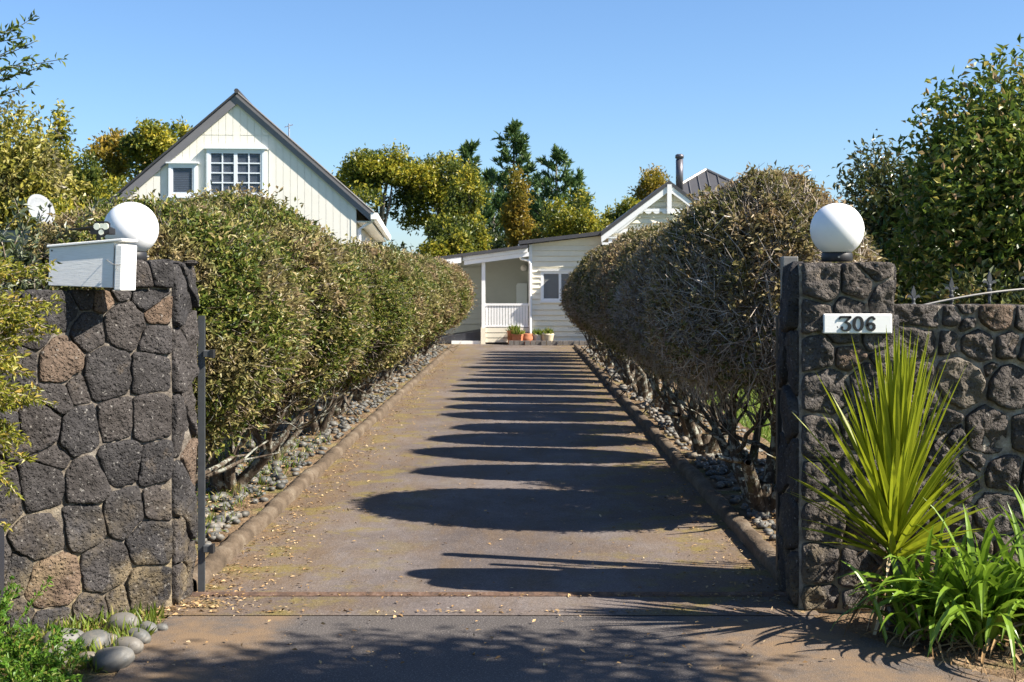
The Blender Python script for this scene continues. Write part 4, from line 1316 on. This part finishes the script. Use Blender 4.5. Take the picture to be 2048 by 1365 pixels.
tree("broadleaf_tree", "big broad-leaved green tree towering behind the right wall", (4.05, 9.6, -.03), 'round', 3.42, 1.3, .3, 56, 50000, .074, 'magnolia', 31, .09, 'bark', .52, None, 'tree', 16)
tree("glossy_tree", "dark glossy-leaved tree between the globe lamp and the big broad-leaved tree", (6.4, 21.5, -.03), 'round', 4.3, 1.2, .3, 32, 20000, .14, 'glossy', 32, .09, 'bark', .36)
tree("garden_shrub", "dark evergreen shrub behind the spear-topped gate", (3.35, 8.7, -.03), 'round', 1.85, .72, .1, 22, 11000, .07, 'glossy', 33, .06, 'bark', .45, None, "shrub")
# street tree behind the photographer's right shoulder; the photo shows its shadow on the apron
tree("street_tree", "street tree that shades the apron in front of the gate", (4.25, 3.35, -.03), 'round', 5.0, 1.55, 3.3, 24, 22000, .11, 'shade', 35, .12, 'bark', .5)
# ------------------------------------------------------------------ pale barn-like house on the left
BY, SC = 26.0, F / 26.0
bh = empty("gabled_house", (-3.35, BY, 0), math.radians(4.5), "pale cream house with steep dark gable roof behind the left hedge", "house")
AX, AZ, HW, EZ = -2.37, 5.36, 2.62, 3.06          # apex, eave half width and eave height at the roof underside
SL = (AZ - EZ) / HW
DEEP = 12.0
def roof_z(x): return AZ - SL * abs(x - AX)
MB().prism_y([(-4.74, -.03), (0, -.03), (0, roof_z(0) - .02), (AX, AZ - .02), (-4.74, roof_z(-4.74) - .02)], .008, DEEP).build("wall", M['barn'], bh)
# vertical boards of the gable, with the windows cut out of the row of boards
WINS = [(-2.97, -1.82, 3.40, 4.36), (-3.72, -3.17, 3.40, 4.06)]
bw = .143; x = -4.74; rb = random.Random(2)
while x < -.02:
    x1 = min(x + bw - .006, -.10)
    for (za, zb) in ((.0, 4.635), (4.65, 6.0)):
        if zb == 6.0 and (x1 > AX + 1.05 or x < AX - 1.05): continue
        lim = 4.635 if (za == 0 and not (x1 > AX + 1.05 or x < AX - 1.05)) else 6.0
        top0, top1 = min(roof_z(x), lim if za == 0 else zb), min(roof_z(x1), lim if za == 0 else zb)
        spans = [(za, None)]
        for (wx0, wx1, wz0, wz1) in WINS:
            if x1 > wx0 and x < wx1 and za == 0: spans = [(za, wz0), (wz1, None)]
        for a, b in spans:
            if b is None:
                if max(top0, top1) <= a + .02: continue
                poly = [(x, a), (x1, a), (x1, max(top1, a + .01)), (x, max(top0, a + .01))]
                if x < AX < x1: poly = poly[:3] + [(AX, min(roof_z(AX), 6))] + poly[3:]
            else: poly = [(x, a), (x1, a), (x1, b), (x, b)]
            MB().prism_y(poly, rb.uniform(-.005, -.002), .0075).build("board", M['barn'], bh)
    x += bw
MB().box((-.095, -.012, 0), (.012, .029, roof_z(0) - .03)).build("corner_board", M['barn'], bh)
MB().box((.0005, .03, 0), (.014, .12, roof_z(0) - .03)).build("corner_board", M['barn'], bh)
# roof: two slopes with overhang, barge boards, ribs
th = .11
def slope(sign, name):
    xe = AX + sign * (HW + .06); ze = roof_z(xe)
    nrm = Vector((sign * SL, 0, 1)).normalized() * th
    pts = [(AX, AZ), (xe, ze), (xe + nrm.x, ze + nrm.z), (AX, AZ + th * math.hypot(1, SL))]
    if sign > 0: pts = pts[::-1]
    pts = pts if sum(pts[i][0]*pts[(i+1)%4][1]-pts[(i+1)%4][0]*pts[i][1] for i in range(4)) > 0 else pts[::-1]
    o = MB().prism_y(pts, -.035, DEEP + .3).build(name, M['roof'], bh)
    q = [(AX, AZ - .09), (xe, ze - .09), (xe, ze + .10), (AX, AZ + .10)]
    q = q if sum(q[i][0]*q[(i+1)%4][1]-q[(i+1)%4][0]*q[i][1] for i in range(4)) > 0 else q[::-1]
    MB().prism_y(q, -.062, -.0365).build("barge_board", M['barge'], o)
    q = [(AX, AZ - .045), (xe, ze - .045), (xe, ze - .003), (AX, AZ - .003)]
    q = q if sum(q[i][0]*q[(i+1)%4][1]-q[(i+1)%4][0]*q[i][1] for i in range(4)) > 0 else q[::-1]
    MB().prism_y(q, -.036, -.004).build("soffit", M['barn'], o)
    for k in range(30):
        y = -.1 + k * .41
        a, b = Vector((AX, y, AZ + th * math.hypot(1, SL))), Vector((xe + nrm.x, y, ze + nrm.z))
        MB().tube([a, b], .018, 4).build("roof_rib", M['roof'], o)
    return o
slope(-1, "roof"); rr_ = slope(1, "roof")
MB().tube([(AX, -.12, AZ + .165), (AX, DEEP + .3, AZ + .165)], .05, 8).build("ridge_cap", M['roof'], rr_)
gx = AX + HW + .12
g = MB().prism_y([(gx - .06, EZ - .10), (gx + .06, EZ - .10), (gx + .075, EZ + .03), (gx - .06, EZ + .03)], -.1, DEEP + .3).build("gutter", M['white'], bh)
MB().box((.0145, .05, EZ - .16), (gx - .06, DEEP, EZ - .13)).build("soffit", M['barn'], bh)
MB().tube([(gx, .1, EZ - .1), (.07, .1, EZ - .3), (.07, .1, .1)], .035, 8).build("downpipe", M['white'], bh)

def window(parent, x0, x1, z0, z1, y, cols, rows, sashes, mat, blinds=True):
    """frame proud of the wall, each sash with muntins and panes of its own"""
    w = MB(); t = .05
    w.box((x0, y - .035, z0), (x0 + t, y + .03, z1)); w.box((x1 - t, y - .035, z0), (x1, y + .03, z1))
    w.box((x0 + t, y - .035, z1 - t), (x1 - t, y + .03, z1)); w.box((x0 + t, y - .035, z0), (x1 - t, y + .03, z0 + t))
    win = w.build("window", mat, parent)
    MB().box((x0 - .05, y - .07, z1 + .002), (x1 + .05, y + .02, z1 + .028)).build("head_flashing", mat, win)
    MB().box((x0 - .02, y - .06, z0 - .03), (x1 + .02, y + .02, z0 - .002)).build("sill", mat, win)
    MB().box((x0 + t, y + .022, z0 + t), (x1 - t, y + .029, z1 - t)).build("backing", M['dark'], win)
    if blinds:
        b = MB(); z = z0 + t + .02; n = 0
        while z < z1 - t - .02:
            b.box((x0 + t + .02, y + .008, z), (x1 - t - .02, y + .02, z + .012)); z += .036
        tag(b.build("blind", M['blind'], win), "drawn venetian blind")
    sw = (x1 - x0 - 2 * t) / sashes
    for s_ in range(sashes):
        a = x0 + t + s_ * sw; b_ = a + sw; e = .035
        m = MB()
        m.box((a, y - .025, z0 + t), (a + e, y + .004, z1 - t)); m.box((b_ - e, y - .025, z0 + t), (b_, y + .004, z1 - t))
        m.box((a + e, y - .025, z1 - t - e), (b_ - e, y + .004, z1 - t)); m.box((a + e, y - .025, z0 + t), (b_ - e, y + .004, z0 + t + e))
        cw, rh = (sw - 2 * e) / cols, (z1 - z0 - 2 * t - 2 * e) / rows
        for c in range(1, cols):
            xx = a + e + c * cw; m.box((xx - .012, y - .02, z0 + t + e), (xx + .012, y + .003, z1 - t - e))
        for r_ in range(1, rows):
            zz = z0 + t + e + r_ * rh; m.box((a + e, y - .021, zz - .012), (b_ - e, y + .002, zz + .012))
        m.build("sash", mat, win)
        for c in range(cols):
            for r_ in range(rows):
                MB().box((a + e + c * cw, y - .004, z0 + t + e + r_ * rh), (a + e + (c + 1) * cw, y - .001, z0 + t + e + (r_ + 1) * rh)).build("pane", M['pane'], win)
    return win
window(bh, -2.97, -1.82, 3.40, 4.36, -.03, 2, 4, 2, M['blue_white'])
window(bh, -3.72, -3.17, 3.40, 4.06, -.03, 1, 1, 1, M['blue_white'])
an = empty("roof_aerial", (-5.17, 28.6, 4.95), math.radians(20), "small bright metal aerial on the far slope of the barn roof", "aerial")
MB().tube([(0, 0, -.6), (0, 0, .28)], .018, 8).build("mast", M['chrome'], an)
MB().tube([(-.1, 0, .2), (.08, 0, .26)], .012, 6).build("boom", M['chrome'], an)
for k in range(4):
    MB().tube([(-.08 + k * .05, -.08, .207 + k * .017), (-.08 + k * .05, .08, .207 + k * .017)], .008, 6).build("rod", M['chrome'], an)

# carport and satellite dish left of it
cpt = empty("carport", (-8.15, 23.6, 0), math.radians(3), "low carport with dark flat roof beside the letterbox", "carport")
MB().box((-1.6, -.4, 2.56), (.95, 3.2, 2.62)).build("roof", M['roof'], cpt)
MB().box((-1.62, -.43, 2.40), (.97, -.402, 2.6)).build("fascia", M['barge'], cpt)
MB().box((-1.5, .6, 0), (.9, .7, 2.55)).build("back_wall", M['ochre'], cpt)
for xx in (-1.5, .85): MB().box((xx - .05, -.35, -.03), (xx + .05, -.25, 2.555)).build("post", M['barge'], cpt)
sd_ = empty("satellite_dish", (-8.65, 23.0, 2.95), 0, "pale grey satellite dish beside the silvery shrub", "satellite dish")
mb = MB(); nr, nn = 5, 28; V = [(0, 0, 0)]; Fc = []
ax = Vector((.72, -.52, .42)).normalized(); uu = ax.cross(Vector((0, 0, 1))).normalized(); vv = uu.cross(ax)
for k in range(1, nr + 1):
    for i in range(nn):
        a = 2 * math.pi * i / nn; r_ = k / nr
        V.append(tuple((uu * math.cos(a) * .27 + vv * math.sin(a) * .31) * r_ + ax * (.07 * r_ * r_)))
for i in range(nn): Fc.append((0, 1 + i, 1 + (i + 1) % nn))
for k in range(nr - 1):
    for i in range(nn):
        a, b = 1 + k * nn + i, 1 + k * nn + (i + 1) % nn
        Fc.append((a, a + nn, b + nn, b))
mb.add(V, Fc); ds = mb.build("reflector", M['dish'], sd_, True)
sm = ds.modifiers.new("thick", 'SOLIDIFY'); sm.thickness = .012
MB().tube([vv * -.27 + ax * .06, vv * -.2 + ax * .26, ax * .33 - vv * .06], .012, 6).build("feed_arm", M['iron'], sd_)
MB().tube([ax * .30 - vv * .06, ax * .38 - vv * .05], .03, 8).build("receiver", M['iron'], sd_)
MB().tube([-ax * .02, (-.02, .16, -.1), (-.02, .16, -2.97)], .025, 8).build("mast", M['galv'], sd_)

# ------------------------------------------------------------------ weatherboard villa at the end of the drive
VY = 35.3
def VX(px, d=VY): return (px - 1041) / F * d
def VZ(py, d=VY): return CAM_H - (py - 571) / F * d
vl = empty("villa", (0, VY, 0), 0, "cream weatherboard villa with porch and white trimmed gable at the end of the drive", "house")
def boards(parent, x0, x1, z0, z1, y, mat, topfn=None, holes=(), step=.148, name="weatherboard"):
    """overlapping boards, each a wedge of its own"""
    z = z0
    while z < z1 - .01:
        zt = min(z + step, z1)
        spans = [(x0, x1)]
        for (hx0, hx1, hz0, hz1) in holes:
            if zt > hz0 + .01 and z < hz1 - .01:
                spans = [sp for a, b in spans for sp in ((a, min(b, hx0)), (max(a, hx1), b)) if sp[1] - sp[0] > .02]
        for a, b in spans:
            if topfn:
                a2, b2 = topfn(zt); a, b = max(a, a2), min(b, b2)
                if b - a < .05: continue
            MB().prism_x([(y - .042, z), (y - .001, z), (y - .001, zt - .010), (y - .010, zt - .010)], a, b).build(name, mat, parent)
        z += step
# lean-to
LX0, LX1 = .25, 2.45
def lz(x): return 2.735 + .118 * (x + .05)
MB().prism_y([(LX0, -.03), (LX1, -.03), (LX1, lz(LX1) - .02), (LX0, lz(LX0) - .02)], 0, 3.0).build("wall", M['cream'], vl)
HOLE = (.555, 1.62, 1.17, 2.02)
boards(vl, LX0 + .07, LX1, .06, lz(LX0) - .05, 0, M['cream'], None, [HOLE])
MB().prism_y([(LX0 + .07, lz(LX0) - .045), (LX1, lz(LX0) - .045), (LX1, lz(LX1) - .022), (LX0 + .07, lz(LX0 + .07) - .022)], -.022, -.001).build("frieze_board", M['cream'], vl)
MB().box((LX0 - .02, -.04, -.02), (LX0 + .068, .06, lz(LX0) - .03)).build("corner_board", M['white'], vl)
r1 = MB().prism_y([(-.05, lz(-.05)), (2.62, lz(2.62)), (2.62, lz(2.62) + .1), (-.05, lz(-.05) + .1)], -.28, 3.1).build("lean_to_roof", M['roof'], vl)
MB().box((-.062, -.27, 2.56), (-.052, 3.0, 2.73)).build("fascia", M['white'], r1)
wv = window(vl, *HOLE[:4], 0.0, 1, 1, 2, M['white'], False)
MB().tube([(-.03, -.16, 2.75), (-.03, -.16, 2.46), (.02, -.12, 2.34), (.22, -.08, 2.30), (.27, -.085, 2.2), (.27, -.085, .3)], .038, 8).build("downpipe", M['white'], vl)
sp = MB().tube([(2.26, -.03, 2.74), (2.26, -.16, 2.70)], [.03, .07], 10).build("spotlight", M['black_steel'], vl)
# porch
def pz(x): return 2.29 + .135 * (x + 2.4)
r2 = MB().prism_y([(-2.75, pz(-2.75)), (.2, pz(.2)), (.2, pz(.2) + .09), (-2.75, pz(-2.75) + .09)], -.35, 3.1).build("porch_roof", M['roof'], vl)
MB().prism_y([(-1.55, pz(-1.55) - .23), (.23, pz(.23) - .23), (.23, pz(.23) - .115), (-1.55, pz(-1.55) - .115)], -.22, -.16).build("porch_beam", M['white'], vl)
MB().prism_y([(-1.58, pz(-1.58) - .11), (.2, pz(.2) - .11), (.2, pz(.2) - .004), (-1.58, pz(-1.58) - .004)], -.26, -.225).build("porch_fascia", M['white'], vl)
MB().prism_y([(-2.75, pz(-2.75) - .16), (-1.62, pz(-1.62) - .16), (-1.62, pz(-1.62) - .004), (-2.75, pz(-2.75) - .004)], -.34, -.31).build("porch_fascia", M['white'], vl)
MB().prism_y([(-2.7, -.03), (LX0, -.03), (LX0, pz(LX0) - .03), (-2.7, pz(-2.7) - .03)], 2.0, 2.2).build("porch_back_wall", M['porch'], vl)
boards(vl, -2.7, -1.15, .5, 2.2, 2.0, M['porch'])
MB().box((LX0 - .03, .07, .1), (LX0 - .005, 2.0, 2.55)).build("porch_side_wall", M['porch'], vl)
MB().box((-1.07, -.1, .42), (-.97, 0, pz(-1) - .2)).build("porch_post", M['white'], vl)
MB().box((-2.4, -.1, .2), (-2.32, 0, pz(-2.4) - .14)).build("porch_post", M['white'], vl)
MB().box((-.97, .05, .30), (LX0 - .03, 1.98, .36)).build("porch_deck", M['deck'], vl)
MB().prism_y([(-2.6, .02), (-1.08, .02), (-1.08, .36), (-2.6, .12)], .02, 1.9).build("ramp", M['deck'], vl)
MB().box((-1.9, -.06, .0), (-1.1, -.0, .09)).build("ramp_edge", M['white'], vl)
br = MB().box((-.97, -.08, 1.06), (LX0 - .02, -.02, 1.12)).build("balustrade", M['white'], vl)
MB().box((-.97, -.075, .47), (LX0 - .02, -.025, .51)).build("bottom_rail", M['white'], br)
bal = MB().box((-.031, -.012, .0), (.031, .012, .55)).mesh("baluster", M['white'])
for k in range(15):
    o = bpy.data.objects.new("baluster", bal); o.location = (-.925 + k * .0785, -.05, .51); link(o, br)
for k, (z0, z1) in enumerate(((.32, .45), (.18, .30), (.05, .16))):
    MB().box((-.96, -.07, z0), (LX0 - .02, -.04, z1)).build("base_board", M['cream'], vl)
MB().box((-.97, -.035, .0), (LX0 - .02, -.01, .46)).build("base_backing", M['dark'], vl)
MB().box((-1.09, -.12, -.01), (-.965, .03, .46)).build("base_post", M['cream'], vl)
lamp = MB().tube([(.10, 1.96, 2.12), (.10, 1.90, 2.12)], .095, 20).build("round_wall_lamp", M['white'], vl, True)
ap = MB().prism_y([(-.12, .36), (.19, .36), (.19, 1.68), (-.08, 1.68), (-.12, 1.62)], 1.5, 1.95).build("white_cupboard", M['appliance'], vl)

# gabled front of the villa, standing forward of the lean-to
GY_ = -.5; gd = VY + GY_
gx0, gx1, gax = VX(1218, gd), VX(1456, gd), VX(1337, gd)
ez, az_ = VZ(462, gd), VZ(372, gd)
hw = (gx1 - gx0) / 2
gs = (az_ - ez) / hw
def gz(x): return az_ - gs * abs(x - gax)
MB().prism_y([(gx0, -.03), (gx1, -.03), (gx1, ez), (gax, az_), (gx0, ez)], GY_, 4.0).build("gable_wall", M['cream'], vl)
boards(vl, gx0, gx1, .06, ez - .1, GY_, M['cream'])
boards(vl, gx0, gx1, ez + .06, az_, GY_, M['cream'], lambda z: (gax - hw * (az_ - z) / (az_ - ez) + .02, gax + hw * (az_ - z) / (az_ - ez) - .02))
MB().box((gx0 - .03, GY_ - .10, ez - .07), (gx1 + .03, GY_ - .001, ez + .05)).build("cornice", M['white'], vl)
ov = .22
for sg in (-1, 1):
    xe = gax + sg * (hw + ov); ze = gz(xe)
    def poly(lo, hi, x_in=gax, z_in=az_):
        q = [(x_in, z_in + lo), (xe, ze + lo), (xe, ze + hi), (x_in, z_in + hi)]
        return q if sum(q[i][0]*q[(i+1)%4][1]-q[(i+1)%4][0]*q[i][1] for i in range(4)) > 0 else q[::-1]
    rf = MB().prism_y(poly(.02, .13), GY_ - .22, 4.1).build("gable_roof", M['roof'], vl)
    MB().prism_y(poly(-.16, .018), GY_ - .20, GY_ - .15).build("barge_board", M['white'], rf)
    MB().prism_y(poly(-.03, .017), GY_ - .148, GY_ - .0).build("soffit", M['white'], rf)
    # scalloped fretwork hanging in the gable: curved bracket at the eave, scallops below the collar
    bx = gax + sg * hw * .98
    arcp = [(gax + sg * (hw * (1.0 - .56 * t)), ez + (az_ - ez) * (.02 + .56 * t) - .16 - .10 * math.sin(math.pi * t)) for t in [i / 10 for i in range(11)]]
    up_ = [(x, gz(x) - .12) for x, z in arcp]
    for i in range(10):
        q = [arcp[i], arcp[i + 1], up_[i + 1], up_[i]]
        if sum(q[k][0]*q[(k+1)%4][1]-q[(k+1)%4][0]*q[k][1] for k in range(4)) < 0: q = q[::-1]
        MB().prism_y(q, GY_ - .17, GY_ - .155).build("fretwork", M['white'], rf)
    xb = gax + sg * (hw + ov - .02)
    lo_, hi_ = sorted((xb, gax + sg * (hw - .12)))
    MB().box((lo_, GY_ - .195, ze - .22), (hi_, GY_ - .0, ze - .155)).build("eave_return", M['white'], rf)
cz_ = ez + (az_ - ez) * .42
cw_ = hw * .56
MB().box((gax - cw_, GY_ - .175, cz_), (gax + cw_, GY_ - .156, cz_ + .075)).build("collar_tie", M['white'], vl)
for k in range(8):
    xx = gax - cw_ + (k + .5) * cw_ / 4
    mb = MB(); n = 8
    mb.prism_y([(xx + .09 * math.cos(math.pi + math.pi * i / n), cz_ - .001 + .06 * math.sin(math.pi + math.pi * i / n)) for i in range(n + 1)], GY_ - .173, GY_ - .16)
    mb.build("scallop", M['white'], vl)
MB().box((gax - .06, GY_ - .23, cz_ - .06), (gax + .06, GY_ - .17, az_ + .02)).build("king_post", M['white'], vl)
# bay cornice with brackets below the gable
bz = VZ(489, gd)
MB().box((gx0 - .02, GY_ - .16, bz + .02), (gx1 + .02, GY_ - .031, bz + .16)).build("bay_head", M['white'], vl)
MB().box((gx0 - .05, GY_ - .19, bz + .161), (gx1 + .05, GY_ - .031, bz + .19)).build("bay_head_moulding", M['white'], vl)
MB().box((gx0 - .02, GY_ - .12, -.02), (gx0 + .07, GY_ - .032, bz + .02)).build("bay_post", M['white'], vl)
for k in range(7):
    xx = gx0 + .1 + k * (gx1 - gx0 - .2) / 6
    for s_ in (-1, 1):
        MB().prism_y([(xx + s_ * .22, bz + .02), (xx, bz + .02), (xx, bz - .12), (xx + s_ * .05, bz - .03)][::(1 if s_ < 0 else -1)][::-1], GY_ - .12, GY_ - .10).build("bracket", M['white'], vl)
# main roof behind with ribs, and the flue
rd = 41.5; rx_, rz_ = (1412 - 1041) / F * rd, CAM_H + (571 - 340) / F * rd
ry_ = rd - VY
hipL, hipR = (rx_ - 3.4, 3.35), (rx_ + 3.4, 3.35)
apx = (rx_, ry_, rz_)
hip = MB()
hip.add([(hipL[0], ry_ - 2.6, hipL[1]), (hipR[0], ry_ - 2.6, hipR[1]), (hipR[0], ry_ + 5, 3.35), (hipL[0], ry_ + 5, 3.35), apx, (rx_, ry_ + 2.5, rz_)],
        [(0, 1, 4), (1, 2, 5, 4), (2, 3, 5), (3, 0, 4, 5), (3, 2, 1, 0)])
hr = hip.build("hip_roof", M['roof'], vl)
for k in range(-9, 10):
    xx = rx_ + k * .32; t = 1 - abs(k * .32) / 3.4
    a = Vector((xx, ry_ - 2.6, 3.36)); b = Vector((rx_ + k * .32, ry_ - 2.6 + 2.6 * t, 3.36 + (rz_ - 3.35) * t))
    if t > .06: MB().tube([a, b], .03, 4).build("roof_rib", M['roof'], hr)
for cx_, cz2 in ((hipL[0], 3.36), (hipR[0], 3.36)):
    MB().tube([(cx_, ry_ - 2.6, cz2), (rx_, ry_, rz_ + .01)], .05, 6).build("hip_cap", M['galv'], hr)
MB().box((hipL[0] + .3, ry_ - 2.3, -.03), (hipR[0] - .3, ry_ + 4.6, 3.34)).build("main_wall", M['cream'], vl)
fx, fd = (1359 - 1041) / F * 40.0, 40.0 - VY
fb = CAM_H + (571 - 380) / F * 40; ft = CAM_H + (571 - 312) / F * 40
fu = MB().lathe([(.115, 0), (.115, ft - fb - .12), (.10, ft - fb - .12), (.10, ft - fb - .08), (.135, ft - fb - .08), (.135, ft - fb + .01), (.09, ft - fb + .05)], (fx, fd, fb), 18).build("flue", M['flue'], vl, True)

# pots, edging blocks, little shed
def pot(loc, prof, mat, label, plant=True, square=False, seed=1):
    p = empty("plant_pot", loc, .4, label, "plant pot", "pots by the porch")
    MB().lathe(prof, n=4 if square else 20).build("pot", mat, p, not square)
    top = prof[-1][1]; rg_ = np.random.default_rng(seed)
    MB().lathe([(prof[-1][0] * .8, top - .03), (prof[-1][0] * .8, top - .02)], n=14).build("soil", M['soil'], p)
    if plant:
        m_ = 120
        P = np.tile([0, 0, top - .03], (m_, 1)) + rg_.normal(size=(m_, 3)) * np.array([.06, .06, .0])
        D = rg_.normal(size=(m_, 3)) * .6 + np.array([0, 0, 1]); L = rg_.uniform(.1, .24, m_)
        obj_np("plant", *leaves(P, D, rg_.normal(size=(m_, 3)), L, L * .18), M['grass'], p)
def pp(px): return (px - 1041) / F * 34.95
pot((pp(1027), 35.0, .004), [(.13, 0), (.15, .02), (.17, .33), (.185, .34), (.185, .38), (.165, .38)], M['terracotta'], "tall terracotta pot, leftmost by the porch base", True, False, 1)
pot((pp(1037), 34.75, .004), [(.17, 0), (.19, .24), (.205, .25), (.205, .29), (.18, .29)], M['terracotta'], "square terracotta pot in front of the porch base", True, True, 2)
pot((pp(1053), 34.85, .004), [(.11, 0), (.17, .1), (.18, .2), (.15, .27), (.165, .3), (.15, .3)], M['terracotta'], "round bellied terracotta pot beside the square one", False, False, 3)
pot((pp(1075), 34.95, .004), [(.09, 0), (.13, .1), (.16, .25), (.175, .27), (.16, .27)], M['white_pot'], "off-white pot between the terracotta and the cream one", True, False, 4)
pot((pp(1095), 34.85, .004), [(.09, 0), (.15, .12), (.17, .26), (.185, .29), (.165, .3)], M['cream_pot'], "cream pot with grassy plant, rightmost of the pots", True, False, 5)
ed = empty("block_edging", (0, 34.55, 0), 0, "row of grey concrete edging blocks below the villa wall", "edging")
blk = MB().box((-.065, -.07, 0), (.065, .07, .12)).mesh("block", M['block'])
for k in range(17):
    o = bpy.data.objects.new("block", blk); o.location = (-.25 + k * .146, .012 * (k % 3) - .03 * k / 4, .003); o.rotation_euler = (0, 0, .05 * math.sin(k * 2.1)); link(o, ed)
sh = empty("garden_shed", (8.6, 31.0, 0), math.radians(-5), "small brown-roofed shed glimpsed beside the right globe lamp", "shed")
MB().box((-1.4, 0, -.03), (1.4, 2.4, 2.5)).build("wall", M['dark'], sh)
MB().prism_x([(-.2, 2.55), (1.2, 3.35), (2.6, 2.55), (2.6, 2.48), (1.2, 3.25), (-.2, 2.48)][::-1], -1.6, 1.6).build("roof", M['shed_roof'], sh)

# ------------------------------------------------------------------ put every thing's origin at its own base
bpy.context.view_layer.update()
for root in [o for o in S.objects if o.type == 'EMPTY' and o.parent is None and o.location.length < 1e-6 and o.children]:
    pts = np.array([tuple(ch.matrix_world @ Vector(c)) for ch in root.children for c in ch.bound_box])
    lo, hi = pts.min(0), pts.max(0)
    base = Vector(((lo[0] + hi[0]) / 2, (lo[1] + hi[1]) / 2, max(lo[2], -.03)))
    root.location = base
    for ch in root.children:
        ch.location = ch.location - base
